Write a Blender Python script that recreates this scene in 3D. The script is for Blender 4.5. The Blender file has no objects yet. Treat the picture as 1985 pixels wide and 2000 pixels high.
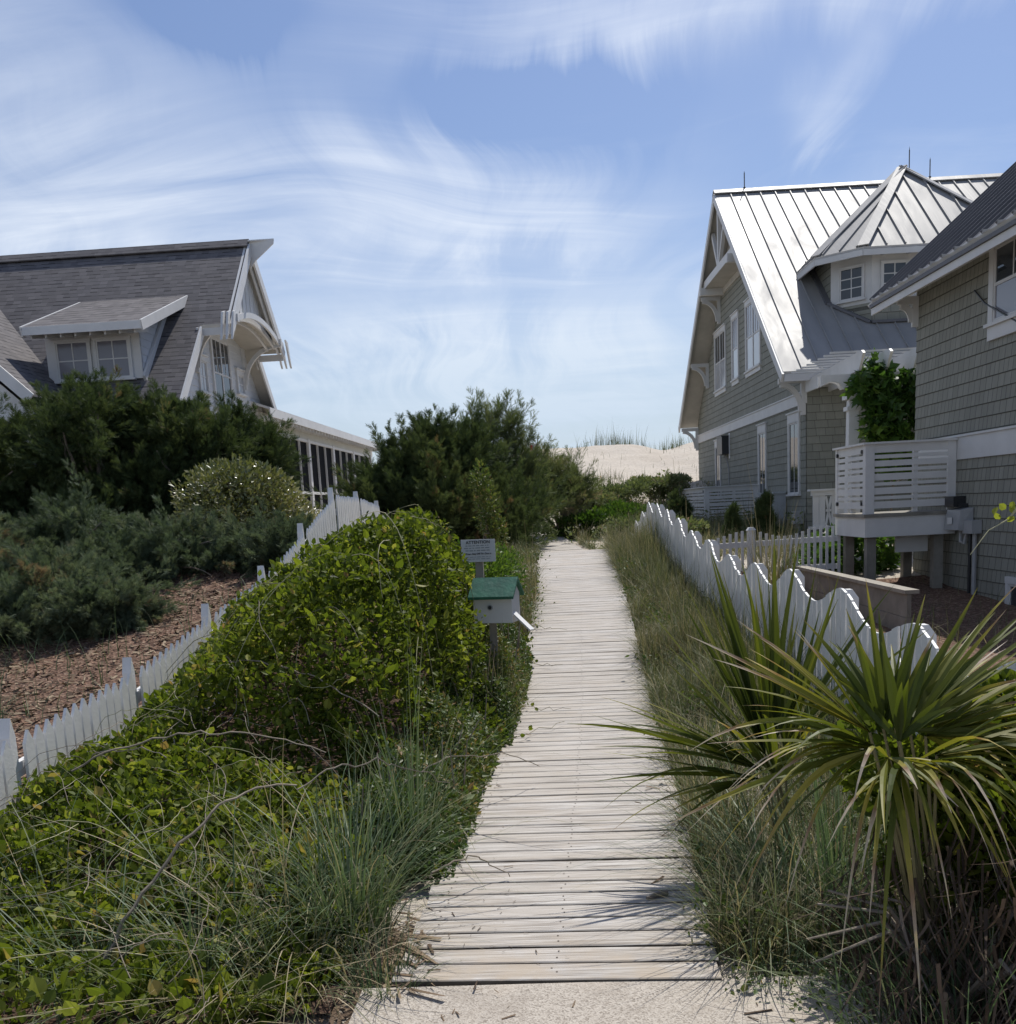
import bpy, math, random
import numpy as np
from mathutils import Vector, Matrix
random.seed(7); rng=np.random.default_rng(11)
R=math.radians
scene=bpy.context.scene; COL=scene.collection
EYE=1.72
# ---------------------------------------------------------------- camera
F_PX=1990.0; TH=math.atan(329.6/F_PX); RHO=0.05; PSI=math.radians(-2.6707)
def basis():
    Fv=np.array([math.sin(PSI)*math.cos(TH),math.cos(PSI)*math.cos(TH),-math.sin(TH)])
    R0=np.array([math.cos(PSI),-math.sin(PSI),0.]); U0=np.cross(R0,Fv)
    return R0*math.cos(RHO)-U0*math.sin(RHO), R0*math.sin(RHO)+U0*math.cos(RHO), Fv
cr,cu,cf=basis()
cd=bpy.data.cameras.new('camera'); cam=bpy.data.objects.new('camera',cd); COL.objects.link(cam)
mw=Matrix(((cr[0],cu[0],-cf[0],0),(cr[1],cu[1],-cf[1],0),(cr[2],cu[2],-cf[2],EYE),(0,0,0,1)))
cam.matrix_world=mw
cd.sensor_width=36; cd.sensor_fit='AUTO'; cd.lens=36*F_PX/2000; cd.shift_y=323/2000; cd.clip_end=2000; cd.clip_start=0.05
scene.camera=cam
# ---------------------------------------------------------------- node helpers
class NT:
    def __init__(s,tree): s.t=tree; s.n=tree.nodes; s.l=tree.links
    def add(s,typ,**kw):
        nd=s.n.new(typ)
        ins=kw.pop('ins',{})
        for k,v in kw.items(): setattr(nd,k,v)
        for k,v in ins.items(): s.set(nd,k,v)
        return nd
    def set(s,nd,k,v):
        sock=nd.inputs[k]
        if isinstance(v,bpy.types.NodeSocket): s.l.new(v,sock)
        else: sock.default_value=v
    def math(s,op,a,b=0.,c=None,clamp=False):
        nd=s.add('ShaderNodeMath',operation=op,use_clamp=clamp); s.set(nd,0,a); s.set(nd,1,b)
        if c is not None: s.set(nd,2,c)
        return nd.outputs[0]
    def mix(s,f,a,b,mode='MIX'):
        nd=s.add('ShaderNodeMix',data_type='RGBA',blend_type=mode); s.set(nd,0,f); s.set(nd,6,a); s.set(nd,7,b); return nd.outputs[2]
    def noise(s,vec,scale,detail=4,rough=.55,dist=0.,col=False):
        nd=s.add('ShaderNodeTexNoise',ins={'Scale':scale,'Detail':detail,'Roughness':rough,'Distortion':dist})
        if vec is not None: s.set(nd,'Vector',vec)
        return nd.outputs['Color' if col else 'Fac']
    def ramp(s,f,stops,interp='LINEAR'):
        nd=s.add('ShaderNodeValToRGB'); cr=nd.color_ramp; cr.interpolation=interp
        while len(cr.elements)<len(stops): cr.elements.new(.5)
        for e,(p,c) in zip(cr.elements,stops):
            e.position=p; e.color=c4(c)
        s.set(nd,0,f); return nd.outputs[0]
    def mapr(s,f,a,b,c=0.,d=1.):
        nd=s.add('ShaderNodeMapRange',ins={1:a,2:b,3:c,4:d}); s.set(nd,0,f); return nd.outputs[0]
    def vscale(s,vec,xyz,loc=(0,0,0),rot=(0,0,0)):
        nd=s.add('ShaderNodeMapping'); nd.inputs['Scale'].default_value=xyz; nd.inputs['Location'].default_value=loc; nd.inputs['Rotation'].default_value=rot
        s.set(nd,'Vector',vec); return nd.outputs[0]
def c4(c):
    if isinstance(c,(int,float)): return (c,c,c,1)
    return (*c,1) if len(c)==3 else c
def newmat(name):
    m=bpy.data.materials.new(name); m.use_nodes=True; m.node_tree.nodes.clear(); nt=NT(m.node_tree)
    out=nt.add('ShaderNodeOutputMaterial'); p=nt.add('ShaderNodeBsdfPrincipled'); nt.l.new(p.outputs[0],out.inputs[0])
    return m,nt,p,out
def simple(name,col,rough=.6,metal=0.,var=.12,scale=6.,bump=0.,bscale=60.,spec=.5,dirt=0.,dirtcol=(.2,.17,.13)):
    m,nt,p,o=newmat(name); tc=nt.add('ShaderNodeTexCoord').outputs['Object']
    n=nt.noise(tc,scale,5); a=tuple(x*(1-var) for x in col); b=tuple(min(1,x*(1+var)) for x in col)
    c=nt.ramp(n,[(.3,a),(.7,b)])
    if dirt:
        d=nt.noise(tc,scale*.6,6,.7,1.5); c=nt.mix(nt.mapr(d,.52,.75,0,dirt),c,c4(dirtcol))
    nt.set(p,'Base Color',c); p.inputs['Roughness'].default_value=rough; p.inputs['Metallic'].default_value=metal
    p.inputs['Specular IOR Level'].default_value=spec
    if bump:
        bn=nt.add('ShaderNodeBump',ins={'Strength':bump,'Distance':.01}); nt.set(bn,'Height',nt.noise(tc,bscale,3)); nt.l.new(bn.outputs[0],p.inputs['Normal'])
    return m
def leafmat(name,stops,rough=.45,trans=.35,spec=.4,tcol=None):
    m,nt,p,o=newmat(name); at=nt.add('ShaderNodeAttribute',attribute_name='tint').outputs['Fac']
    c=nt.ramp(at,stops); nt.set(p,'Base Color',c); p.inputs['Roughness'].default_value=rough; p.inputs['Specular IOR Level'].default_value=spec
    tr=nt.add('ShaderNodeBsdfTranslucent'); nt.set(tr,'Color',nt.mix(1.,c,c4(tcol or (1.25,1.3,.7)),'MULTIPLY'))
    mx=nt.add('ShaderNodeMixShader'); mx.inputs[0].default_value=trans; nt.l.new(p.outputs[0],mx.inputs[1]); nt.l.new(tr.outputs[0],mx.inputs[2]); nt.l.new(mx.outputs[0],o.inputs[0])
    return m
# ---------------------------------------------------------------- materials
WHITE=simple('white_paint',(.63,.625,.615),.5,var=.06,scale=3,bump=.12,bscale=40,dirt=.28,dirtcol=(.5,.5,.47))
FENCEW=simple('fence_paint',(.67,.665,.65),.5,var=.07,scale=5,bump=.2,bscale=50,dirt=.35,dirtcol=(.5,.52,.46))
TRIMG=simple('trim_paint',(.57,.565,.555),.55,var=.06,scale=2,bump=.1,dirt=.2,dirtcol=(.42,.42,.4))
SOFFIT=simple('soffit_board',(.42,.4,.36),.7,var=.1,scale=3)
BLACK=simple('black_metal',(.02,.022,.025),.4)
GREYBOX=simple('grey_plastic',(.33,.335,.34),.5,var=.06,dirt=.3)
BLUEGREY=simple('grey_cabinet',(.42,.44,.46),.45,var=.05,dirt=.2)
POSTW=simple('weathered_post',(.22,.205,.175),.85,var=.25,scale=4,bump=.4,bscale=30)
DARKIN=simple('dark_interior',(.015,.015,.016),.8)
BARK=simple('bark',(.2,.165,.13),.9,var=.35,scale=12,bump=.6)
TWIG=simple('twig_bark',(.24,.2,.15),.85,var=.3,scale=14)
GREENP=simple('green_paint',(.022,.11,.065),.45,var=.3,scale=9,bump=.3,bscale=30,dirt=.3,dirtcol=(.1,.2,.14))
SIGNM=simple('sign_board',(.45,.46,.46),.5,var=.06)
INK=simple('sign_ink',(.03,.03,.035),.6)
REDINK=simple('sign_red',(.3,.03,.03),.6)
FADEINK=simple('faded_ink',(.2,.22,.23),.6)
RODM=simple('rod_metal',(.08,.07,.06),.5,metal=.6)
def glass(name,col,rough=.04,spec=.6):
    m,nt,p,o=newmat(name); p.inputs['Base Color'].default_value=c4(col); p.inputs['Roughness'].default_value=rough; p.inputs['Specular IOR Level'].default_value=spec
    tc=nt.add('ShaderNodeTexCoord').outputs['Object']
    bn=nt.add('ShaderNodeBump',ins={'Strength':.02,'Distance':.05}); nt.set(bn,'Height',nt.noise(tc,1.3,1)); nt.l.new(bn.outputs[0],p.inputs['Normal'])
    return m
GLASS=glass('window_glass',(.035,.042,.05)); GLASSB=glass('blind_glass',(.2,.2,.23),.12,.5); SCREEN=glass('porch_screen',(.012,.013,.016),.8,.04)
GLASSW=glass('curtain_glass',(.42,.43,.45),.1,.5)
def shingle_wall(name,col,row,width,joint=1.,mort=.005):
    m,nt,p,o=newmat(name); tc=nt.add('ShaderNodeTexCoord').outputs['Object']
    sp=nt.add('ShaderNodeSeparateXYZ'); nt.set(sp,0,tc)
    u=nt.math('ADD',sp.outputs[0],sp.outputs[1]); cb=nt.add('ShaderNodeCombineXYZ'); nt.set(cb,0,u); nt.set(cb,1,sp.outputs[2])
    br=nt.add('ShaderNodeTexBrick',offset=.37,offset_frequency=3,squash=.72,squash_frequency=2,ins={'Scale':1.,'Mortar Size':mort,'Mortar Smooth':.1,'Bias':0.,'Brick Width':width,'Row Height':row})
    nt.set(br,'Vector',cb.outputs[0]); a=tuple(x*.9 for x in col); b=tuple(x*1.1 for x in col)
    br.inputs['Color1'].default_value=c4(a); br.inputs['Color2'].default_value=c4(b); br.inputs['Mortar'].default_value=c4(tuple(x*(1-.65*joint) for x in col))
    n=nt.noise(nt.vscale(tc,(6,6,1)),1.5,5,.6)
    c=nt.mix(nt.mapr(n,.35,.7,0,.35),br.outputs[0],c4(tuple(x*.72 for x in col)))
    g=nt.noise(nt.vscale(tc,(60,60,4)),1,3); c=nt.mix(nt.mapr(g,.3,.7,0,.16),c,c4((.1,.1,.09)))
    nt.set(p,'Base Color',c); p.inputs['Roughness'].default_value=.75; p.inputs['Specular IOR Level'].default_value=.25
    bn=nt.add('ShaderNodeBump',ins={'Strength':.25,'Distance':.006}); nt.set(bn,'Height',nt.math('ADD',nt.math('MULTIPLY',br.outputs['Fac'],-1.),nt.math('MULTIPLY',g,.4))); nt.l.new(bn.outputs[0],p.inputs['Normal'])
    return m
SHW=shingle_wall('taupe_shingle',(.265,.265,.222),.178,.3); SHW2=shingle_wall('taupe_shingle_near',(.268,.265,.225),.178,.19,1.1,.0065)
LAPW=simple('white_lap_siding',(.6,.615,.63),.55,var=.05,scale=3,dirt=.15,dirtcol=(.45,.47,.48))
def metal_roof(name,col,rough):
    m,nt,p,o=newmat(name); tc=nt.add('ShaderNodeTexCoord').outputs['Object']
    n=nt.noise(nt.vscale(tc,(1.2,.35,.35)),1.4,5,.6,.8); n2=nt.noise(nt.vscale(tc,(14,.5,.5)),1,2)
    c=nt.ramp(n,[(.3,tuple(x*.88 for x in col)),(.7,tuple(min(1,x*1.08) for x in col))]); nt.set(p,'Base Color',c)
    p.inputs['Metallic'].default_value=.0; p.inputs['Specular IOR Level'].default_value=.22; nt.set(p,'Roughness',nt.mapr(n,.3,.7,rough-.03,rough+.12))
    bn=nt.add('ShaderNodeBump',ins={'Strength':.18,'Distance':.03}); nt.set(bn,'Height',nt.math('ADD',nt.math('MULTIPLY',n,.6),nt.math('MULTIPLY',n2,.4))); nt.l.new(bn.outputs[0],p.inputs['Normal'])
    return m
MROOF=metal_roof('standing_seam_metal',(.3,.292,.28),.48); MDARK=metal_roof('standing_seam_grey',(.13,.13,.14),.5)
def asphalt_shingle(name,ax=0):
    m,nt,p,o=newmat(name); tc=nt.add('ShaderNodeTexCoord').outputs['Object']
    sp=nt.add('ShaderNodeSeparateXYZ'); nt.set(sp,0,tc); cb=nt.add('ShaderNodeCombineXYZ'); nt.set(cb,0,sp.outputs[ax]); nt.set(cb,1,sp.outputs[2])
    row=.1; zr=nt.math('DIVIDE',sp.outputs[2],row); ri=nt.math('FLOOR',zr); fr=nt.math('FRACT',zr)
    def wn(a,b):
        q=nt.add('ShaderNodeCombineXYZ'); nt.set(q,0,a); nt.set(q,1,b); w_=nt.add('ShaderNodeTexWhiteNoise',noise_dimensions='2D'); nt.set(w_,'Vector',q.outputs[0]); return w_.outputs['Value']
    u=nt.math('ADD',nt.math('DIVIDE',sp.outputs[ax],.17),nt.math('MULTIPLY',wn(ri,7.3),9.)); ui=nt.math('FLOOR',u); tab=wn(ui,ri); tab2=wn(nt.math('ADD',ui,31.),ri)
    c=nt.ramp(tab,[(0,(.125,.118,.122)),(.5,(.155,.147,.15)),(1,(.19,.178,.18))])
    line=nt.math('MULTIPLY',nt.math('LESS_THAN',fr,nt.math('MULTIPLY_ADD',tab2,.2,.08)),nt.math('MULTIPLY_ADD',tab2,.55,.3))  # shadow lines of the shingle tabs, painted into the colour
    n=nt.noise(tc,1.6,5); g=nt.noise(tc,160,2)
    c=nt.mix(nt.mapr(n,.35,.65,0,.3),c,c4((.17,.155,.145))); c=nt.mix(nt.mapr(g,.35,.65,0,.3),c,c4((.1,.095,.1))); c=nt.mix(line,c,c4((.035,.033,.036)))
    nt.set(p,'Base Color',c); p.inputs['Roughness'].default_value=.92; p.inputs['Specular IOR Level'].default_value=.15
    bn=nt.add('ShaderNodeBump',ins={'Strength':.4,'Distance':.01}); nt.set(bn,'Height',nt.math('SUBTRACT',nt.math('MULTIPLY',g,.3),line)); nt.l.new(bn.outputs[0],p.inputs['Normal'])
    return m
ASPH=asphalt_shingle('asphalt_shingle',0); ASPHY=asphalt_shingle('asphalt_shingle_wing',1)
def plankmat():
    m,nt,p,o=newmat('bleached_plank'); tc=nt.add('ShaderNodeTexCoord').outputs['Object']; at=nt.add('ShaderNodeAttribute',attribute_name='tint').outputs['Fac']
    of=nt.add('ShaderNodeCombineXYZ'); nt.set(of,0,nt.math('MULTIPLY',at,37.)); nt.set(of,1,nt.math('MULTIPLY',at,91.)); ad=nt.add('ShaderNodeVectorMath',operation='ADD'); nt.set(ad,0,tc); nt.set(ad,1,of.outputs[0])
    g=nt.noise(nt.vscale(ad.outputs[0],(2.2,55,30)),1,6,.65,.9); g2=nt.noise(nt.vscale(ad.outputs[0],(.9,12,12)),1.,4,.6,1.2); s=nt.noise(tc,3.2,5,.65)
    c=nt.ramp(g,[(.32,(.12,.1,.085)),(.43,(.3,.27,.24)),(.55,(.48,.45,.415)),(.74,(.64,.615,.58))])
    c=nt.mix(nt.mapr(g2,.5,.72,0,.6),c,c4((.36,.31,.25))); c=nt.mix(nt.mapr(s,.5,.75,0,.5),c,c4((.42,.35,.27)))
    c=nt.mix(nt.mapr(at,0,1,0,.45),c,c4((.44,.39,.33)))
    so=nt.add('ShaderNodeSeparateXYZ'); nt.set(so,0,tc); drift=nt.math('MULTIPLY',nt.mapr(so.outputs[1],.55,.0,0,1),nt.mapr(nt.noise(tc,5,5),.4,.6,0,.8)); c=nt.mix(drift,c,c4((.4,.33,.25)))
    nt.set(p,'Base Color',c); p.inputs['Roughness'].default_value=.75; p.inputs['Specular IOR Level'].default_value=.3
    bn=nt.add('ShaderNodeBump',ins={'Strength':.8,'Distance':.004}); nt.set(bn,'Height',g); nt.l.new(bn.outputs[0],p.inputs['Normal'])
    return m
PLANK=plankmat(); PLANKS=simple('plank_side',(.085,.072,.058),.9,var=.3,scale=8); NAIL=simple('rusty_nail',(.1,.07,.05),.7)  # plank sides: weathered tone, darkened further to paint shade into the gaps
def groundmat():
    m,nt,p,o=newmat('dune_sand'); tc=nt.add('ShaderNodeTexCoord').outputs['Object']
    n=nt.noise(tc,.5,6,.6); n2=nt.noise(tc,9,6,.7); g=nt.noise(tc,220,2)
    c=nt.ramp(n2,[(.3,(.46,.395,.32)),(.55,(.58,.52,.44)),(.8,(.63,.57,.49))]); c=nt.mix(nt.mapr(n,.48,.64,0,.3),c,c4((.42,.35,.275))); c=nt.mix(nt.mapr(g,.4,.7,0,.22),c,c4((.34,.29,.23)))
    nt.set(p,'Base Color',c); p.inputs['Roughness'].default_value=.9; p.inputs['Specular IOR Level'].default_value=.2
    bn=nt.add('ShaderNodeBump',ins={'Strength':.8,'Distance':.06}); nt.set(bn,'Height',nt.math('ADD',nt.math('ADD',n2,nt.noise(nt.vscale(tc,(1.,3.5,1.)),2.2,4,.6)),nt.math('MULTIPLY',g,.15))); nt.l.new(bn.outputs[0],p.inputs['Normal'])
    return m
SAND=groundmat()
def mulchmat(name='mulch_chips',k=1.):
    m,nt,p,o=newmat(name); tc=nt.add('ShaderNodeTexCoord').outputs['Object']
    v=nt.add('ShaderNodeTexVoronoi',ins={'Scale':34.}); nt.set(v,'Vector',nt.vscale(tc,(1,1.6,1),rot=(0,0,.6)))
    sx=nt.add('ShaderNodeSeparateColor'); nt.set(sx,0,v.outputs['Color'])
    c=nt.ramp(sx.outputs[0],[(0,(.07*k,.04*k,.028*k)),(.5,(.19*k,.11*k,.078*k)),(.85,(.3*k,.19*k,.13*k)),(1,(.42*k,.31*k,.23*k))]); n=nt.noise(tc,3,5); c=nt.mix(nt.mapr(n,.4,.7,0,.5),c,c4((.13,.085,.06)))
    nt.set(p,'Base Color',c); p.inputs['Roughness'].default_value=.9; p.inputs['Specular IOR Level'].default_value=.15
    bn=nt.add('ShaderNodeBump',ins={'Strength':1.,'Distance':.02}); nt.set(bn,'Height',nt.math('ADD',sx.outputs[1],v.outputs['Distance'])); nt.l.new(bn.outputs[0],p.inputs['Normal'])
    return m
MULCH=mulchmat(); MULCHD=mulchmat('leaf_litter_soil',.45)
def concretemat():
    m,nt,p,o=newmat('exposed_concrete'); tc=nt.add('ShaderNodeTexCoord').outputs['Object']
    v=nt.add('ShaderNodeTexVoronoi',ins={'Scale':170.}); nt.set(v,'Vector',tc); sx=nt.add('ShaderNodeSeparateColor'); nt.set(sx,0,v.outputs['Color'])
    n=nt.noise(tc,4,6,.65); n2=nt.noise(tc,1.3,4)
    c=nt.ramp(sx.outputs[0],[(0,(.22,.185,.15)),(.35,(.38,.335,.28)),(1,(.5,.45,.385))]); c=nt.mix(nt.mapr(n,.5,.72,0,.5),c,c4((.24,.2,.16))); c=nt.mix(nt.mapr(n2,.5,.6,0,.55),c,c4((.5,.43,.35)))
    nt.set(p,'Base Color',c); p.inputs['Roughness'].default_value=.85; bn=nt.add('ShaderNodeBump',ins={'Strength':.5,'Distance':.004}); nt.set(bn,'Height',v.outputs['Distance']); nt.l.new(bn.outputs[0],p.inputs['Normal'])
    return m
CONC=concretemat()
# foliage
L_VINE=leafmat('greenbrier_leaf',[(0,(.035,.055,.01)),(.35,(.088,.122,.015)),(.7,(.17,.205,.024)),(.9,(.3,.315,.06)),(1,(.3,.2,.08))],.55,.45,.22)
L_YAUP=leafmat('small_shrub_leaf',[(0,(0.042,0.077,0.017)),(.5,(0.084,0.126,0.028)),(.85,(0.154,0.168,0.042)),(1,(0.280,0.182,0.084))],.5,.3)
L_JUNI=leafmat('juniper_needle',[(0,(.055,.075,.045)),(.5,(.11,.145,.085)),(.85,(.19,.22,.135)),(1,(.23,.165,.1))],.65,.3,.15,(1.15,1.2,.85))
L_CEDAR=leafmat('cedar_needle',[(0,(.036,.056,.024)),(.5,(.07,.1,.04)),(.87,(.125,.155,.06)),(1,(.18,.12,.065))],.65,.3,.15,(1.2,1.2,.8))
L_TAM=leafmat('tamarisk_needle',[(0,(.095,.115,.058)),(.5,(.15,.185,.085)),(.78,(.23,.24,.13)),(.9,(.31,.24,.17)),(1,(.38,.26,.21))],.65,.3,.2)
L_ELAE=leafmat('variegated_leaf',[(0,(.07,.085,.03)),(.4,(.14,.155,.055)),(.62,(.26,.25,.1)),(.82,(.5,.44,.28)),(1,(.66,.58,.43))],.3,.2,.7)
L_FIG=leafmat('fig_leaf',[(0,(0.031,0.070,0.017)),(.5,(0.070,0.140,0.028)),(.85,(0.140,0.224,0.042)),(1,(0.224,0.280,0.070))],.4,.35,.4)
L_GRASS=leafmat('dry_green_grass',[(0,(.07,.095,.04)),(.35,(.12,.14,.06)),(.55,(.2,.19,.1)),(.8,(.36,.3,.19)),(1,(.5,.42,.29))],.6,.3,.25,(1.1,1.1,.8))
L_TUFT=leafmat('blue_green_grass',[(0,(0.055,0.094,0.039)),(.5,(0.110,0.165,0.077)),(.85,(0.220,0.242,0.132)),(1,(0.396,0.308,0.176))],.5,.3,.3,(1.1,1.1,.8))
L_OATS=leafmat('sea_oat_blade',[(0,(.055,.07,.03)),(.5,(.1,.115,.055)),(1,(.26,.23,.14))],.6,.25,.2)
L_PALM=leafmat('palmetto_leaf',[(0,(.035,.052,.012)),(.35,(.075,.098,.018)),(.6,(.15,.16,.028)),(.76,(.3,.26,.055)),(.85,(.24,.15,.1)),(1,(.52,.44,.36))],.5,.35,.25,(1.3,1.3,.5))
L_DEAD=leafmat('dead_thatch',[(0,(.05,.035,.025)),(.6,(.12,.085,.06)),(1,(.3,.24,.2))],.8,.15,.15,(1,1,1))
L_BRIGHT=leafmat('low_shrub_leaf',[(0,(0.033,0.072,0.013)),(.5,(0.065,0.124,0.021)),(1,(0.143,0.208,0.039))],.5,.35,.3)
L_STRAW=leafmat('straw_litter',[(0,(.09,.06,.04)),(.5,(.2,.14,.09)),(1,(.36,.28,.19))],.8,.1,.2,(1,1,1))
STEM=simple('vine_stem',(.17,.15,.07),.7,var=.3,scale=10); STEMP=simple('pale_vine_stem',(.33,.31,.17),.6,var=.25,scale=10)
# ---------------------------------------------------------------- object helpers
def tag(o,label=None,cat=None,group=None,kind=None):
    if label: o['label']=label
    if cat: o['category']=cat
    if group: o['group']=group
    if kind: o['kind']=kind
    return o
FR={'W':0.0,'R':math.radians(1.0224),'L':math.radians(-.9640)}
class Root: pass
def to_world(fr,p):
    a=FR[fr]; c,s=math.cos(a),math.sin(a); return (p[0]*c-p[1]*s,p[0]*s+p[1]*c,p[2])
def thing(name,label,cat,base=(0,0,0),fr='W',group=None):
    o=bpy.data.objects.new(name,None); COL.objects.link(o); o.location=to_world(fr,base); o.rotation_euler=(0,0,FR[fr]); o.empty_display_size=.2
    o['b0']=base[0]; o['b1']=base[1]; o['b2']=base[2]
    return tag(o,label,cat,group)
def basis_of(p): return np.array([p['b0'],p['b1'],p['b2']])
def mk(name,V,polys,mats,parent=None,base=None,midx=None,attr=None,smooth=False,fr='W'):
    V=np.asarray(V,float).reshape(-1,3)
    if base is None: base=basis_of(parent) if parent is not None else np.zeros(3)
    base=np.asarray(base,float)
    me=bpy.data.meshes.new(name); lens=np.fromiter((len(p) for p in polys),int,len(polys)) if not isinstance(polys,tuple) else polys[1]
    flat=np.concatenate([np.asarray(p,int) for p in polys]) if not isinstance(polys,tuple) else polys[0]
    me.vertices.add(len(V)); me.vertices.foreach_set('co',(V-base).astype(np.float32).ravel())
    me.loops.add(len(flat)); me.loops.foreach_set('vertex_index',flat.astype(np.int32))
    me.polygons.add(len(lens)); st=np.concatenate([[0],np.cumsum(lens)[:-1]]); me.polygons.foreach_set('loop_start',st.astype(np.int32))
    try: me.polygons.foreach_set('loop_total',lens.astype(np.int32))
    except Exception: pass
    for m in (mats if isinstance(mats,(list,tuple)) else [mats]): me.materials.append(m)
    if midx is not None: me.polygons.foreach_set('material_index',np.asarray(midx,np.int32))
    me.polygons.foreach_set('use_smooth',np.full(len(lens),bool(smooth)))
    me.update(calc_edges=True); me.validate()
    if attr is not None and len(me.vertices)==len(attr):
        a=me.attributes.new('tint','FLOAT','POINT'); a.data.foreach_set('value',np.asarray(attr,np.float32))
    o=bpy.data.objects.new(name,me); COL.objects.link(o)
    if parent is not None:
        o.parent=parent; o['b0'],o['b1'],o['b2']=[float(x) for x in base]
    else:
        o.location=to_world(fr,base); o.rotation_euler=(0,0,FR[fr]); o['b0'],o['b1'],o['b2']=[float(x) for x in base]
    return o
class MB:
    def __init__(s): s.V=[]; s.F=[]; s.M=[]; s.A=[]; s.a=0.
    def pts(s,P,m=0):
        k=len(s.V); s.V.extend([tuple(map(float,p)) for p in P]); s.A.extend([s.a]*len(P)); return k
    def poly(s,P,m=0):
        k=s.pts(P); s.F.append(list(range(k,k+len(P)))); s.M.append(m)
    def box(s,x0,x1,y0,y1,z0,z1,m=0):
        s.hexa([(x0,y0,z0),(x1,y0,z0),(x1,y1,z0),(x0,y1,z0),(x0,y0,z1),(x1,y0,z1),(x1,y1,z1),(x0,y1,z1)],m)
    def hexa(s,P,m=0):
        k=s.pts(P)
        for f in ((0,3,2,1),(4,5,6,7),(0,1,5,4),(1,2,6,5),(2,3,7,6),(3,0,4,7)): s.F.append([k+i for i in f]); s.M.append(m)
    def beam(s,p,q,w,h,up=(0,0,1),m=0):
        p=Vector(p); q=Vector(q); d=(q-p).normalized(); u=Vector(up); sd=d.cross(u).normalized(); u=sd.cross(d).normalized(); a=sd*(w/2); b=u*(h/2)
        s.hexa([p-a-b,p+a-b,q+a-b,q-a-b,p-a+b,p+a+b,q+a+b,q-a+b],m)
    def prism(s,P,vec,m=0,mside=None):
        vec=Vector(vec); n=len(P); k=s.pts(P); k2=s.pts([Vector(p)+vec for p in P])
        s.F.append([k+i for i in range(n)][::-1]); s.M.append(m); s.F.append([k2+i for i in range(n)]); s.M.append(m)
        for i in range(n):
            j=(i+1)%n; s.F.append([k+i,k+j,k2+j,k2+i]); s.M.append(m if mside is None else mside)
    def tube(s,P,r,n=6,m=0):
        P=[Vector(p) for p in P]; rings=[]
        if not hasattr(r,'__len__'): r=[r]*len(P)
        pu=None
        for i,p in enumerate(P):
            d=(P[min(i+1,len(P)-1)]-P[max(i-1,0)]); d=d.normalized() if d.length>1e-9 else Vector((0,0,1))
            u=pu if pu is not None else (Vector((1,0,0)) if abs(d.x)<.9 else Vector((0,1,0)))
            u=(u-d*u.dot(d)); u=u.normalized() if u.length>1e-6 else d.orthogonal().normalized(); pu=u; w=d.cross(u)
            rings.append(s.pts([p+(u*math.cos(2*math.pi*j/n)+w*math.sin(2*math.pi*j/n))*r[i] for j in range(n)]))
        for a,b in zip(rings,rings[1:]):
            for j in range(n): s.F.append([a+j,a+(j+1)%n,b+(j+1)%n,b+j]); s.M.append(m)
        s.F.append([rings[0]+j for j in range(n)][::-1]); s.M.append(m); s.F.append([rings[-1]+j for j in range(n)]); s.M.append(m)
    def build(s,name,mats,parent=None,base=None,fr='W',smooth=False,attr=False):
        return mk(name,s.V,s.F,mats,parent,base,s.M,s.A if attr else None,smooth,fr)
# ---------------------------------------------------------------- foliage helpers
class LM:
    def __init__(s): s.V=[]; s.I=[]; s.Ln=[]; s.T=[]; s.n=0; s.MI=[]
    def add(s,V,faces,tint,mi=0):   # V (N,k,3); faces list of index lists in template
        N,k,_=V.shape; s.V.append(V.reshape(-1,3)); s.T.append(np.repeat(tint,k) if tint.ndim==1 else tint.ravel())
        off=(np.arange(N)*k+s.n)[:,None]
        fl=np.concatenate([np.asarray(f) for f in faces]); ln=np.array([len(f) for f in faces])
        s.I.append((off+fl[None,:]).ravel()); s.Ln.append(np.tile(ln,N)); s.MI.append(np.full(N*len(ln),mi)); s.n+=N*k
    def build(s,name,mats,parent=None,base=None):
        return mk(name,np.concatenate(s.V),(np.concatenate(s.I),np.concatenate(s.Ln)),mats,parent,base,np.concatenate(s.MI),np.concatenate(s.T))
def unit(v): return v/np.maximum(np.linalg.norm(v,axis=-1,keepdims=True),1e-9)
def rnd_dirs(n,up=0.,rg=rng):
    d=rg.normal(size=(n,3)); d[:,2]+=up; return unit(d)
def place(tv,pos,d,nrm,size):
    d=unit(d); x=unit(np.cross(d,nrm)); z=np.cross(x,d); size=np.broadcast_to(size,(len(pos),))
    return pos[:,None,:]+size[:,None,None]*(tv[None,:,0,None]*x[:,None,:]+tv[None,:,1,None]*d[:,None,:]+tv[None,:,2,None]*z[:,None,:])
T_ROUND=np.array([(0,0,0),(.4,.25,.07),(.4,.62,.08),(0,1,-.03),(-.4,.62,.08),(-.4,.25,.07)]); F_ROUND=[[0,1,2,3],[0,3,4,5]]
T_LEAF=np.array([(0,0,0),(.3,.3,.06),(.24,.66,.05),(0,1,-.05),(-.24,.66,.05),(-.3,.3,.06)]); F_LEAF=[[0,1,2,3],[0,3,4,5]]
T_OVAL=np.array([(0,0,0),(.24,.5,.06),(0,1,-.02),(-.24,.5,.06)]); F_OVAL=[[0,1,2],[0,2,3]]
def spray_t(n=7,spread=1.1,w=.06,seed=1):
    r=np.random.default_rng(seed); V=[];Fs=[]
    for i in range(n):
        a=spread*(i/(n-1)-.5)*2; l=1-.35*abs(a)/spread+r.uniform(-.15,.1); up=r.uniform(-.35,.35); b=r.uniform(0,.35)
        dx,dy=math.sin(a)*l,math.cos(a)*l; k=len(V); px,py=math.cos(a)*w,-math.sin(a)*w
        V+= [(-px,b-py,0),(px,b+py,0),(dx,b+dy*(1-b*.5),up*l)]; Fs.append([k,k+1,k+2])
    return np.array(V),Fs
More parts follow.
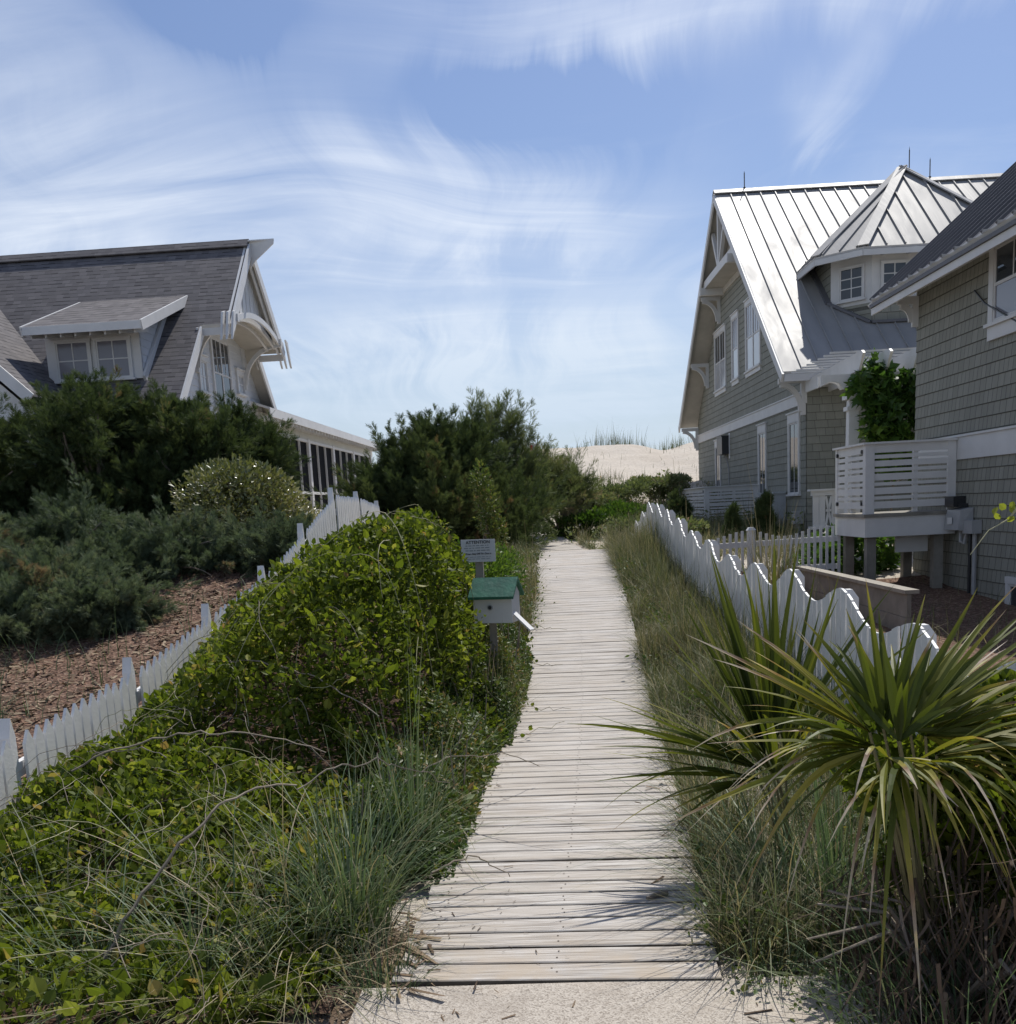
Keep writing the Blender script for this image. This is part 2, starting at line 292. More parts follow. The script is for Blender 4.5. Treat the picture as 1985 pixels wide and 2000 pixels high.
T_SPR,F_SPR=spray_t(8,1.15,.075,1); T_SPR2,F_SPR2=spray_t(7,.5,.05,2)
def plume_t(n=9,seed=3,ang=.75,w=.03,ln=.42):
    r=np.random.default_rng(seed); V=[];Fs=[]
    def needle(p,a,l,up):
        k=len(V); dx,dy=math.sin(a)*l,math.cos(a)*l; px,py=math.cos(a)*w,-math.sin(a)*w
        V.extend([(p[0]-px,p[1]-py,p[2]),(p[0]+px,p[1]+py,p[2]),(p[0]+dx,p[1]+dy,p[2]+up)]); Fs.append([k,k+1,k+2])
    needle((0,0,0),0.,1.,r.uniform(-.1,.1))
    for i in range(n):
        t=.1+.75*i/n; s=1 if i%2 else -1; needle((0,t,0),s*(ang+r.uniform(-.25,.25)),ln*(1.1-.6*t)*r.uniform(.7,1.2),r.uniform(-.16,.2))
    return np.array(V),Fs
T_PLU,F_PLU=plume_t(9,3,.75,.034,.45); T_PLU2,F_PLU2=plume_t(8,5,.45,.022,.5)
def lobed():
    V=[(0,0,0)]; 
    for a,l in ((-1.9,.45),(-1.45,.3),(-1.0,.75),(-.6,.45),(-.3,.6),(0,1.),(.3,.6),(.6,.45),(1.0,.75),(1.45,.3),(1.9,.45)): V.append((math.sin(a)*l*.8,.25+math.cos(a)*l*.8,.1*abs(a)-.1))
    return np.array(V),[[0]+[i for i in range(11,0,-1)]]
T_FIG,F_FIG=lobed()
def blades(lm,root,h,lean,width,tint,seg=4,droop=.0,az=None,mi=0,tip=None,rg=rng,power=1.7):
    n=len(root); az=rg.uniform(0,2*np.pi,n) if az is None else az
    d=np.stack([np.cos(az),np.sin(az),np.zeros(n)],1); sd=np.stack([-np.sin(az+rg.normal(0,.7,n)),np.cos(az),np.zeros(n)],1); sd=unit(sd)
    t=np.linspace(0,1,seg+1); V=np.zeros((n,2*seg+1,3)); T=np.zeros((n,2*seg+1))
    for i,tt in enumerate(t):
        c=root+d*(lean*tt**power)[:,None]+np.array([0,0,1.])*(h*tt-droop*tt**3)[:,None]; w=(width*(1-tt**1.6)*.5)[:,None]
        tc=tint if tip is None else np.clip(tint+tip*tt**2,0,1)
        if i<seg: V[:,2*i]=c-sd*w; V[:,2*i+1]=c+sd*w; T[:,2*i]=tc; T[:,2*i+1]=tc
        else: V[:,2*i]=c; T[:,2*i]=tc
    Fs=[[2*i,2*i+1,2*i+3,2*i+2] for i in range(seg-1)]+[[2*seg-2,2*seg-1,2*seg]]
    lm.add(V,Fs,T,mi)
def vnoise(P,seed=0,sc=1.):   # cheap smooth noise
    r=np.random.default_rng(100+seed); out=np.zeros(len(P))
    for f,a in ((1,1.),(2.1,.5),(4.3,.3)):
        k=r.normal(size=(3,3))*f*sc; ph=r.uniform(0,6.28,3); out+=a*np.sin(P@k.T+ph).sum(1)/3
    return out
# ================================================================ sky and sun
SUN_EL,SUN_AZ=57.,23.
w=bpy.data.worlds.new('World'); scene.world=w; w.use_nodes=True; w.node_tree.nodes.clear(); nt=NT(w.node_tree)
sky=nt.add('ShaderNodeTexSky',sky_type='NISHITA',sun_disc=False,sun_elevation=R(SUN_EL),sun_rotation=R(SUN_AZ),altitude=10,air_density=1.,dust_density=.6,ozone_density=2.2)
tc=nt.add('ShaderNodeTexCoord').outputs['Generated']
sp=nt.add('ShaderNodeSeparateXYZ'); nt.set(sp,0,tc)
zz=nt.math('ADD',nt.math('MAXIMUM',sp.outputs[2],0.),.16)
cx=nt.math('DIVIDE',sp.outputs[0],zz); cy=nt.math('DIVIDE',sp.outputs[1],zz)
cb=nt.add('ShaderNodeCombineXYZ'); nt.set(cb,0,cx); nt.set(cb,1,cy); pc=cb.outputs[0]
def warp(vec,sc,amt,loc):
    wn=nt.noise(nt.vscale(vec,(sc,sc,1),loc=loc),1.,2,.5,0,True); c=nt.add('ShaderNodeVectorMath',operation='SUBTRACT'); nt.set(c,0,wn); c.inputs[1].default_value=(.5,.5,.5)
    m=nt.add('ShaderNodeVectorMath',operation='MULTIPLY_ADD'); nt.set(m,0,c.outputs[0]); m.inputs[1].default_value=(amt,amt,0); nt.set(m,2,vec); return m.outputs[0]
p1=warp(pc,.5,1.7,(0,0,0)); p2=warp(pc,.7,1.1,(5,2,0))
sheetn=nt.noise(nt.vscale(p1,(.5,.34,1),rot=(0,0,R(20)),loc=(2.2,.4,0)),1.,5,.52)
hair=nt.noise(nt.vscale(p1,(3.2,.5,1),rot=(0,0,R(38)),loc=(.7,3.,0)),1.35,11,.62,.5)
hair2=nt.noise(nt.vscale(p2,(.5,2.4,1),rot=(0,0,R(-16)),loc=(3.1,1.7,0)),1.15,10,.61,.5); msk=nt.mapr(nt.math('ADD',nt.noise(nt.vscale(pc,(.7,.7,1),loc=(4.,1.,0)),1.,2,.5),nt.math('MULTIPLY',sp.outputs[0],.35)),.36,.56)
# thin cirrus: thicker to the west (left), clearing to the upper right; a pale veil low over the sea
west=nt.mapr(sp.outputs[0],-.42,.42,.12,-.1)
bx=nt.math('ADD',sp.outputs[0],nt.math('MULTIPLY',nt.math('SUBTRACT',sheetn,.5),.35)); bz=nt.math('ADD',sp.outputs[2],nt.math('MULTIPLY',nt.math('SUBTRACT',hair,.5),.12))
def bank(x0,z0,a,b,amp):
    u=nt.math('DIVIDE',nt.math('SUBTRACT',bx,x0),a); v=nt.math('DIVIDE',nt.math('SUBTRACT',bz,z0),b); q=nt.math('ADD',nt.math('MULTIPLY',u,u),nt.math('MULTIPLY',v,v))
    return nt.math('MULTIPLY',nt.math('EXPONENT',nt.math('MULTIPLY',q,-1.)),amp)
banks=west
for bk in ((-.42,.30,.16,.09,.34),(-.14,.28,.12,.05,.34),(0.,.245,.11,.03,.38),(-.4,.24,.14,.03,.2),(.17,.385,.2,.025,.34),(.232,.3,.02,.018,.24),(.25,.322,.018,.018,.22),(.266,.345,.016,.018,.18),(-.06,.15,.34,.06,.36),(0.,.34,.12,.035,-.3),(-.29,.405,.06,.02,-.22)): banks=nt.math('ADD',banks,bank(*bk))
dens=nt.mapr(nt.math('ADD',sheetn,banks),.45,.95,0.,1.)
fl=nt.math('ADD',nt.math('MULTIPLY',nt.math('MULTIPLY',nt.mapr(hair,.36,.7),msk),1.05),nt.math('MULTIPLY',nt.math('MULTIPLY',nt.mapr(hair2,.36,.7),nt.math('SUBTRACT',1.,msk)),1.05))
cl=nt.math('MULTIPLY',dens,nt.math('ADD',nt.math('MULTIPLY',fl,.88),.28))
thin=nt.math('MULTIPLY',nt.mapr(hair2,.52,.85),.22)
low=nt.math('MULTIPLY',nt.mapr(sp.outputs[2],.0,.2,.9,0.),nt.mapr(hair2,.25,.6,.6,1.))
cl=nt.math('ADD',nt.math('ADD',cl,thin),low,clamp=True)
cl=nt.math('MULTIPLY',cl,.9)
base=nt.mix(1.,sky.outputs[0],(1.0,1.0,1.1,1),'MULTIPLY')
base=nt.mix(1.,base,nt.ramp(sp.outputs[2],[(0.,.7),(.15,.78),(.45,.86),(1.,1.)]),'MULTIPLY')
cloudc=nt.ramp(sp.outputs[2],[(0.,(4.7,5.8,7.1)),(.12,(5.9,6.8,7.9)),(.2,(7.2,7.8,8.7)),(.5,(8.2,8.7,9.5)),(1.,(5.5,6.,6.8))])
full=nt.mix(cl,base,cloudc)
bg=nt.add('ShaderNodeBackground'); nt.set(bg,0,full); bg.inputs[1].default_value=.088
wo=nt.add('ShaderNodeOutputWorld'); nt.l.new(bg.outputs[0],wo.inputs[0])
sd=bpy.data.lights.new('sun','SUN'); sd.energy=3.45; sd.angle=R(.53); sd.color=(1.,.965,.9); sun=bpy.data.objects.new('sun',sd); COL.objects.link(sun)
el,az=R(SUN_EL),R(SUN_AZ); sdir=Vector((math.sin(az)*math.cos(el),math.cos(az)*math.cos(el),math.sin(el)))
sun.rotation_euler=sdir.to_track_quat('Z','Y').to_euler(); sun.location=(20,40,60)
scene.view_settings.view_transform='Standard'; scene.view_settings.look='None'; scene.view_settings.gamma=1; scene.view_settings.exposure=.42
scene.cycles.max_bounces=8; scene.cycles.transparent_max_bounces=6
# ================================================================ terrain
def interp(x,tab): return np.interp(x,[a for a,b in tab],[b for a,b in tab])
BASE=[(-50,0),(9,-.02),(10.5,.1),(12,.26),(14,.49),(16,.67),(18,.84),(19,.72),(21,.62),(24,.72),(28,.95),(32,1.35),(36,1.9),(40,2.5),(44,3.15),(48,3.95),(51,4.5),(53,4.66),(56,4.35),(62,3.),(80,.6),(120,0),(400,-.2)]
LEFT=[(-50,-.15),(3,-.12),(5.5,-.2),(7.1,-.08),(8.7,.16),(10.3,.4),(11.9,.75),(13.5,1.1),(20,1.25),(26,1.3),(32,1.5)]
RIGHT=[(-50,-.03),(9,-.02),(13,.03),(16,.1),(18,.35),(21,.62),(24,.75),(30,.95)]
RFG=[(5.65,-.03),(7.23,.04),(8.55,.1),(9.81,.12),(11.03,.15),(12.3,.26),(13.5,.35),(14.66,.48),(15.9,.6),(17.1,.68),(18.3,.71),(19.35,.55),(20.6,.36),(21.5,.2)]
def sstep(x,a,b):
    t=np.clip((x-a)/(b-a),0,1); return t*t*(3-2*t)
def terrain(X,Y):
    X=np.asarray(X,float); Y=np.asarray(Y,float)
    b=interp(Y,BASE)
    cr=-.5*np.exp(-((X-5.9)/1.3)**2-((Y-52)/4.5)**2)+.6*np.exp(-((X-9)/3.)**2-((Y-58)/4)**2)+.12*np.sin(X*.9+Y*.3)*np.exp(-((Y-46)/8)**2)-.9*sstep(-X,-1.,6.)*np.exp(-((Y-52)/7)**2)
    b=b+cr
    b=b-.06*np.exp(-((Y-6)/5)**2)*((np.abs(X-.1)>.55))
    l=interp(Y,LEFT); r=interp(Y,RIGHT); rf=interp(Y,RFG)
    wl=sstep(-X,1.1,2.9)*(1-sstep(Y,24,34)); 
    z=b*(1-wl)+l*wl
    wr=sstep(X,1.1,2.0)*(1-sstep(Y,17,22)); z=z*(1-wr)+rf*wr
    wr2=sstep(X,2.3,4.)*(1-sstep(Y,26,36)); z=z*(1-wr2)+r*wr2
    P=np.stack([X.ravel(),Y.ravel(),0*X.ravel()],1)
    nz=(vnoise(P,3,1.1)*.03+vnoise(P,4,.35)*.06+vnoise(P,5,1.3)*.07*(P[:,1]>36)).reshape(X.shape)*sstep(np.abs(X-.25),.7,1.6)
    return z+nz
def tz(x,y): return float(terrain(np.array([x]),np.array([y]))[0])
def axis(lo,hi,f0,f1,fine,coarse_n):
    a=np.arange(f0,f1+1e-6,fine); l=lo+(f0-lo)*(1-np.linspace(1,0,coarse_n,endpoint=False)**2.2) if lo<f0 else []
    h=f1+(hi-f1)*np.linspace(0,1,coarse_n+1)[1:]**2.2
    return np.concatenate([np.sort(l),a,h])
gx=axis(-500,500,-14,16,.22,16); gy=axis(-60,700,-1,62,.25,14)
XX,YY=np.meshgrid(gx,gy); ZZ=terrain(XX,YY)
nx,ny=len(gx),len(gy); idx=np.arange(nx*ny).reshape(ny,nx)
q=np.stack([idx[:-1,:-1],idx[:-1,1:],idx[1:,1:],idx[1:,:-1]],-1).reshape(-1,4)
tag(mk('ground',np.stack([XX,YY,ZZ],-1).reshape(-1,3),(q.ravel(),np.full(len(q),4)),SAND,smooth=True),kind='structure')
# mulch beds, laid over the terrain
def sheet(name,poly_f,x0,x1,y0,y1,st,mat,dz):
    xs=np.arange(x0,x1,st); ys=np.arange(y0,y1,st); X,Y=np.meshgrid(xs,ys); Z=terrain(X,Y)+dz; n,m=len(xs),len(ys); id_=np.arange(n*m).reshape(m,n)
    q=np.stack([id_[:-1,:-1],id_[:-1,1:],id_[1:,1:],id_[1:,:-1]],-1).reshape(-1,4); cx=X.ravel()[q].mean(1); cy=Y.ravel()[q].mean(1); q=q[poly_f(cx,cy)]
    tag(mk(name,np.stack([X,Y,Z],-1).reshape(-1,3),(q.ravel(),np.full(len(q),4)),mat,smooth=True),kind='structure')
sheet('mulch_bed',lambda x,y:(x<-2.75+.02*(y-5)),-13.9,-2.4,2.6,21,.2,MULCH,.018)
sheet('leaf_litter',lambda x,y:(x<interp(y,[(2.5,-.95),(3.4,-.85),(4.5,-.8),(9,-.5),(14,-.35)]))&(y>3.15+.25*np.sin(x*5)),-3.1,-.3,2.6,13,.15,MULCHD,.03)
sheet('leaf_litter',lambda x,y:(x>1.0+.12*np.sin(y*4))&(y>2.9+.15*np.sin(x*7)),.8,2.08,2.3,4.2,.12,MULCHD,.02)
sheet('planting_bed',lambda x,y:(x>2.35),2.3,6.45,4.,17.4,.2,MULCH,.018)
# loose bark chips on the mulch bed near the fence
def chips(n,x0,x1,y0,y1,mat,sz,seed,name,kind='stuff',lift=.03):
    r=np.random.default_rng(seed); X=r.uniform(x0,x1,n); Y=r.uniform(y0,y1,n); P=np.stack([X,Y,terrain(X,Y)+lift],1); lm=LM()
    d=unit(np.stack([r.normal(size=n),r.normal(size=n),r.normal(size=n)*.25],1)); nr=unit(np.stack([r.normal(size=n)*.35,r.normal(size=n)*.35,np.ones(n)],1))
    tv=np.array([(-.12,-.5,0),(.12,-.5,0),(.12,.5,.03),(-.12,.5,0)]); lm.add(place(tv,P,d,nr,r.uniform(sz*.5,sz*1.3,n)),[[0,1,2,3]],r.uniform(0,1,n)**1.5)
    return tag(lm.build(name,[mat]),kind=kind)
chips(9000,-8.5,-2.95,5.,13.5,L_STRAW,.09,5,'bark_litter')
# ================================================================ boardwalk and slab
RE=[(3.2,.54),(3.5,.56),(4.,.595),(4.6,.62),(6,.715),(9.4,.86),(11.9,.945),(14,.998),(18.1,1.025)]
BZ=[(3,0),(8.9,0),(9.6,.05),(10.6,.17),(11.9,.32),(14,.555),(16,.745),(18.1,.93)]
def walk(name,re,bz,y0,y1,width=1.215,seed=2,label=None):
    r=np.random.default_rng(seed); mb=MB(); y=y0; pitch=.143
    while y<y1:
        b=y+pitch-r.uniform(.011,.017); zc0=float(interp(y,bz)); zc1=float(interp(b,bz)); dx=.02*(y-6)/12
        xr0=float(interp(y,re)); xr1=float(interp(b,re)); j=r.normal(0,.007); k=r.normal(0,.006); sk=r.normal(0,.004); zt=r.normal(0,.0011); rl=r.normal(0,.001); mb.a=r.uniform(0,1)
        slope=(float(interp(y+.5,re))-float(interp(y-.5,re)))
        n=7; xl,xr=xr0-width+j,xr0+k; xs=np.linspace(xl,xr,n); top=[];
        V=[]
        for i,x in enumerate(xs):
            off=-slope*(x-xr0+width/2)*.5; wob=r.normal(0,.0016)
            ya=y+off+sk*(x-xl)+wob; yb=b+off+sk*(x-xl)+r.normal(0,.0016); cup=.0015
            V+= [(x,ya,zc0+zt-.036),(x,ya,zc0+zt-.004),(x,ya+.005,zc0+zt),(x,yb-.005,zc1+zt+rl),(x,yb,zc1+zt+rl-.004),(x,yb,zc1+zt+rl-.036)]
        k0=mb.pts(V)
        for i in range(n-1):
            for e in range(6):
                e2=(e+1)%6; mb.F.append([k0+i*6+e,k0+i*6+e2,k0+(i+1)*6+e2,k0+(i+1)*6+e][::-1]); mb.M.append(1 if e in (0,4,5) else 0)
        mb.F.append([k0+e for e in range(6)]); mb.M.append(0); mb.F.append([k0+(n-1)*6+e for e in range(6)][::-1]); mb.M.append(0)
        for o_ in (.09,width/2,width-.09):
            for f_ in (.3,.72):
                xx=xr0-o_+r.normal(0,.008); yy=y+(b-y)*f_+r.normal(0,.006); zz_=zc0+(zc1-zc0)*f_+zt+.0022; mb.poly([(xx+.0045*math.cos(q_*math.pi/3),yy+.0045*math.sin(q_*math.pi/3),zz_) for q_ in range(6)],2)
        y+=pitch
    e=thing(name,None,None,(0.,y0,0.)); e['kind']='structure'
    if label: e['label']=label
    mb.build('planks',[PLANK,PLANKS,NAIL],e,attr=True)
    sb=MB()
    ys=np.linspace(y0+.02,y1-.02,40)
    for o in (.08,width/2,width-.08):
        for a,b in zip(ys,ys[1:]):
            xa=float(interp(a,re))-o; xb=float(interp(b,re))-o; za=float(interp(a,bz)); zb=float(interp(b,bz))
            sb.hexa([(xa-.02,a,za-.2),(xa+.02,a,za-.2),(xb+.02,b,zb-.2),(xb-.02,b,zb-.2),(xa-.02,a,za-.04),(xa+.02,a,za-.04),(xb+.02,b,zb-.04),(xb-.02,b,zb-.04)])
    sb.build('joist',[POSTW],e)
walk('boardwalk',RE,BZ,3.53,18.0)
walk('boardwalk',[(20,.95),(23,.74),(26,.42),(29.5,.1)],[(20,.62),(23,.74),(26,.9),(29.5,1.08)],21.3,29.2,seed=5)
cb_=MB(); cb_.hexa([(-.9,-6,-.2),(1.1,-6,-.2),(1.12,3.515,-.2),(-.76,3.515,-.2),(-.9,-6,-.009),(1.1,-6,-.009),(1.12,3.515,-.009),(-.76,3.515,-.009)])
tag(cb_.build('concrete_path',[CONC]),kind='structure')
# ================================================================ picket fences
def picket_post(mb,x,y,z0,z1,s=.089,pt=.1):
    h=s/2; mb.box(x-h,x+h,y-h,y+h,z0,z1-pt)
    k=mb.pts([(x-h,y-h,z1-pt),(x+h,y-h,z1-pt),(x+h,y+h,z1-pt),(x-h,y+h,z1-pt),(x-h,y,z1),(x+h,y,z1)])
    for f in ((0,1,5,4),(2,3,4,5),(0,4,3),(1,2,5)): mb.F.append([k+i for i in f]); mb.M.append(0)
LP=[(-3.26,2.3,.62),(-3.18,3.9,.66),(-3.10,5.5,.725),(-3.05,7.1,.835),(-3.0,8.7,1.067),(-2.94,10.3,1.30),(-2.89,11.9,1.70),(-2.84,13.5,2.135),(-2.81,15.1,2.107),(-2.78,16.7,1.98)]
lf=thing('picket_fence','long white pointed picket fence half buried by the vine thicket below the dark junipers','fence',(-3.1,5.5,-.2))
rr=np.random.default_rng(31)
for i,(x,y,z) in enumerate(LP):
    mb=MB(); picket_post(mb,x,y,tz(x,y)-.3,z-.03,.065,.11); mb.build('fence_post',[FENCEW],lf)
for (x0,y0,za),(x1,y1,zb) in zip(LP,LP[1:]):
    mb=MB(); n=13; L=math.hypot(x1-x0,y1-y0); ux,uy=(x1-x0)/L,(y1-y0)/L; nxx,nyy=uy,-ux
    za-=.125; zb-=.125
    for k in range(n):
        t=(k+1)/(n+1); cx=x0+ux*L*t+nxx*.045; cy=y0+uy*L*t+nyy*.045; zt=za+(zb-za)*t+rr.normal(0,.006); hw=.046; dz=(zb-za)/L; ln=rr.normal(0,.004)
        zb_=tz(cx,cy)-.05; p=[(cx-ux*hw,cy-uy*hw,zb_),(cx+ux*hw,cy+uy*hw,zb_),(cx+ux*(hw+ln),cy+uy*(hw+ln),zt-.075),(cx+ux*ln,cy+uy*ln,zt),(cx-ux*(hw-ln),cy-uy*(hw-ln),zt-.075)]
        mb.prism(p,(nxx*.019,nyy*.019,0))
    mb.build('picket_panel',[FENCEW],lf)
    mb=MB()
    for dz in (.22,.78): mb.beam((x0,y0,za-dz),(x1,y1,zb-dz),.038,.085)
    mb.build('fence_rail',[FENCEW],lf)
rf=thing('picket_fence','tall white fence with wavy scalloped top running beside the boardwalk behind the palms','fence',(2.0,5.65,0),'R')
CRY=[3.22,4.44,5.65,7.02,8.43,9.75,11.0,12.25,13.5,14.7,15.9,17.1,18.3,19.45,20.6,21.6]
CRZ=[.92,.95,.98,1.07,1.12,1.10,1.12,1.24,1.32,1.47,1.59,1.68,1.71,1.54,1.35,1.1]
for i,(y,z) in enumerate(zip(CRY,CRZ)):
    mb=MB(); x=2.1-.0+.06; h=.045; zg=z-1.25; zt=z-.02; yy=y+.12
    mb.box(x,x+.09,yy-h,yy+h,zg,zt-.06); k=mb.pts([(x,yy-h,zt-.06),(x+.09,yy-h,zt-.06),(x+.09,yy+h,zt-.06),(x,yy+h,zt-.06),(x+.012,yy-h+.01,zt),(x+.05,yy-h+.01,zt),(x+.05,yy+h-.01,zt),(x+.012,yy+h-.01,zt)])
    for f in ((0,1,5,4),(1,2,6,5),(2,3,7,6),(3,0,4,7),(4,5,6,7)): mb.F.append([k+j for j in f]); mb.M.append(0)
    mb.build('fence_post',[FENCEW],rf)
for (y0,z0),(y1,z1) in zip(zip(CRY,CRZ),zip(CRY[1:],CRZ[1:])):
    mb=MB(); n=12; L=y1-y0
    def top(y):
        t=(y-y0)/L; return z0+(z1-z0)*t-.17*(.5-.5*math.cos(2*math.pi*t))**.85
    for k in range(n):
        a=y0+L*k/n+.011; b=y0+L*(k+1)/n-.011; x=2.1+rr.normal(0,.004); zg=min(z0,z1)-1.2; m=(a+b)/2
        mb.prism([(x,a,zg),(x,b,zg),(x,b,top(b)),(x,m,top(m)),(x,a,top(a))],(.017,0,0))
    mb.build('picket_panel',[FENCEW],rf)
    mb=MB()
    for dz in (.32,.85): mb.beam((2.145,y0,z0-dz),(2.145,y1,z1-dz),.038,.085)
    mb.build('fence_rail',[FENCEW],rf)
bf=thing('picket_fence','short open white picket fence crossing to the slatted deck, behind the wavy fence','fence',(3.,17.2,.3),'R')
def bz_(x): t=(x-2.3)/1.27; return 1.1+.06*math.cos(2*math.pi*t)+.035*(x-4.2)*(x>4.2)
mb=MB()
for k in range(29):
    x=2.3+.1*k; mb.prism([(x,17.2,.32),(x+.045,17.2,.32),(x+.045,17.2,bz_(x)),(x,17.2,bz_(x))],(0,.02,0))
mb.build('picket_panel',[FENCEW],bf)
mb=MB(); mb.beam((2.2,17.25,.9),(5.1,17.25,.96),.06,.09); mb.beam((2.2,17.25,.48),(5.1,17.25,.5),.04,.09); mb.build('fence_rail',[FENCEW],bf)
mb=MB(); mb.box(3.62,3.72,17.16,17.28,.2,1.16); mb.hexa([(3.6,17.14,1.16),(3.74,17.14,1.16),(3.74,17.3,1.16),(3.6,17.3,1.16),(3.63,17.17,1.21),(3.71,17.17,1.21),(3.71,17.27,1.21),(3.63,17.27,1.21)]); mb.build('fence_post',[FENCEW],bf)
# ================================================================ building helpers
def lap(mb,org,u,nrm,z0,z1,rng_f,row,th=.014,m=0):
    """lapped courses on a vertical wall: org + u*s, rng_f(z)->(s0,s1)"""
    org=Vector(org); u=Vector(u); nv=Vector(nrm); z=math.floor(z0/row)*row
    while z<z1-1e-6:
        a=max(z,z0); b=min(z+row,z1); s0,s1=rng_f(a); t0,t1=rng_f(b)
        if s1-s0>.02:
            P=[org+u*s0+nv*th,org+u*s1+nv*th,org+u*t1+nv*.002,org+u*t0+nv*.002]
            for p,zz in zip(P,(a,a,b,b)): p.z=zz
            mb.poly(P,m); Q=[org+u*s0,org+u*s1,org+u*s1+nv*th,org+u*s0+nv*th]
            for p in Q: p.z=a
            mb.poly(Q,m)
        z+=row
def wbox(mb,org,u,nv,s0,s1,z0,z1,d0,d1,m=0):
    org=Vector(org); u=Vector(u); nv=Vector(nv); P=[]
    for z in (z0,z1):
        for s,d in ((s0,d0),(s1,d0),(s1,d1),(s0,d1)):
            p=org+u*s+nv*d; p.z=z; P.append(p)
    mb.hexa(P,m)
def window(parent,org,u,nv,s0,s1,z0,z1,cols=2,rows=2,twin=1,hung=False,trim=.1,mat=None,pane=None,head=.0,apron=.0,label=None,toponly=False,curtain=None):
    """casing + sash + muntins; s0..s1,z0..z1 is the opening"""
    mat=mat or TRIMG; mb=MB(); B=lambda a,b,c,d,e,f:wbox(mb,org,u,nv,a,b,c,d,e,f)
    B(s0-trim,s0,z0,z1,-.02,.05); B(s1,s1+trim,z0,z1,-.02,.05); B(s0-trim-.01,s1+trim+.01,z1,z1+trim+head,-.02,.054)
    if head: B(s0-trim-.05,s1+trim+.05,z1+trim+head,z1+trim+head+.03,-.02,.085)
    B(s0-trim-.04,s1+trim+.04,z0-.045,z0,-.02,.09)
    if apron: B(s0-trim,s1+trim,z0-.045-apron,z0-.045,-.02,.05)
    wunit=(s1-s0)/twin
    panes=MB()
    for t in range(twin):
        a=s0+wunit*t; b=a+wunit; e=.035
        B(a,a+e,z0,z1,-.02,.036); B(b-e,b,z0,z1,-.02,.036); B(a+e,b-e,z1-e,z1,-.02,.036); B(a+e,b-e,z0,z0+e*1.3,-.02,.036)
        ia,ib,ja,jb=a+e,b-e,z0+e*1.3,z1-e; mid=(ja+jb)/2 if not toponly else ja+(jb-ja)*.62
        if hung: B(ia,ib,mid-.02,mid+.02,-.02,.034)
        lo=mid+.02 if hung else ja
        for c in range(1,cols): x=ia+(ib-ia)*c/cols; B(x-.012,x+.012,lo,jb,-.02,.0285)
        for rw in range(1,rows):
            z=lo+(jb-lo)*rw/rows; B(ia,ib,z-.012,z+.012,-.0205,.028)
        for (za,zb,mi) in ((lo,jb,0),(ja,mid-.02,1)) if hung else ((ja,jb,0),):
            P=[Vector(org)+Vector(u)*s+Vector(nv)*.021 for s in (ia,ib,ib,ia)]
            for p,zz in zip(P,(za,za,zb,zb)): p.z=zz
            panes.poly(P,mi)
    o=mb.build('window',[mat],parent); 
    if label: o['label']=label
    panes.build('pane',[pane or GLASS,curtain or pane or GLASS],o)
    return o
def slope_roof(mb,P,th,m=0,munder=1,mside=2):
    """roof slab: P four corners (eave a, eave b, ridge b, ridge a), thickness down"""
    n=(Vector(P[1])-Vector(P[0])).cross(Vector(P[-1])-Vector(P[0])).normalized()
    if n.z<0: n=-n
    Q=[Vector(p)-n*th for p in P]; k=mb.pts(P); k2=mb.pts(Q); c=len(P)
    mb.F.append([k+i for i in range(c)]); mb.M.append(m); mb.F.append([k2+i for i in range(c)][::-1]); mb.M.append(munder)
    for i in range(c):
        j=(i+1)%c; mb.F.append([k+i,k2+i,k2+j,k+j]); mb.M.append(mside)
def seams(mb,fa,fb,n,h=.04,w=.022,up=None,m=0):
    """standing seams from fa(i) to fb(i)"""
    for i in range(n):
        a,b=Vector(fa(i)),Vector(fb(i)); u=Vector(up); mb.beam(a+u*h/2,b+u*h/2,w,h,up,m)
def bracket(parent,wall,out,z,arm=.62,drop=.75,w=.1,ax=(0,1,0),mat=None):
    """knee brace: wall point, outward vector"""
    mb=MB(); p=Vector(wall); o=Vector(out); a=Vector((0,0,1))
    top=p.copy(); top.z=z; mb.beam(top,top+o*arm,w,.12); bot=top.copy(); bot.z=z-drop; mb.beam(top+o*.05-a*.06,bot+o*.05,w,.1,up=o)
    pts=[]
    for i in range(9):
        t=i/8*math.pi/2; pts.append(top+o*(.1+(arm-.15)*(1-math.cos(t)))+a*(-drop+.08+(drop-.16)*math.sin(t)))
    for q,r_ in zip(pts,pts[1:]): mb.beam(q,r_+(r_-q)*.08,w*.8,.11,up=o)
    return mb.build('bracket',[mat or TRIMG],parent)
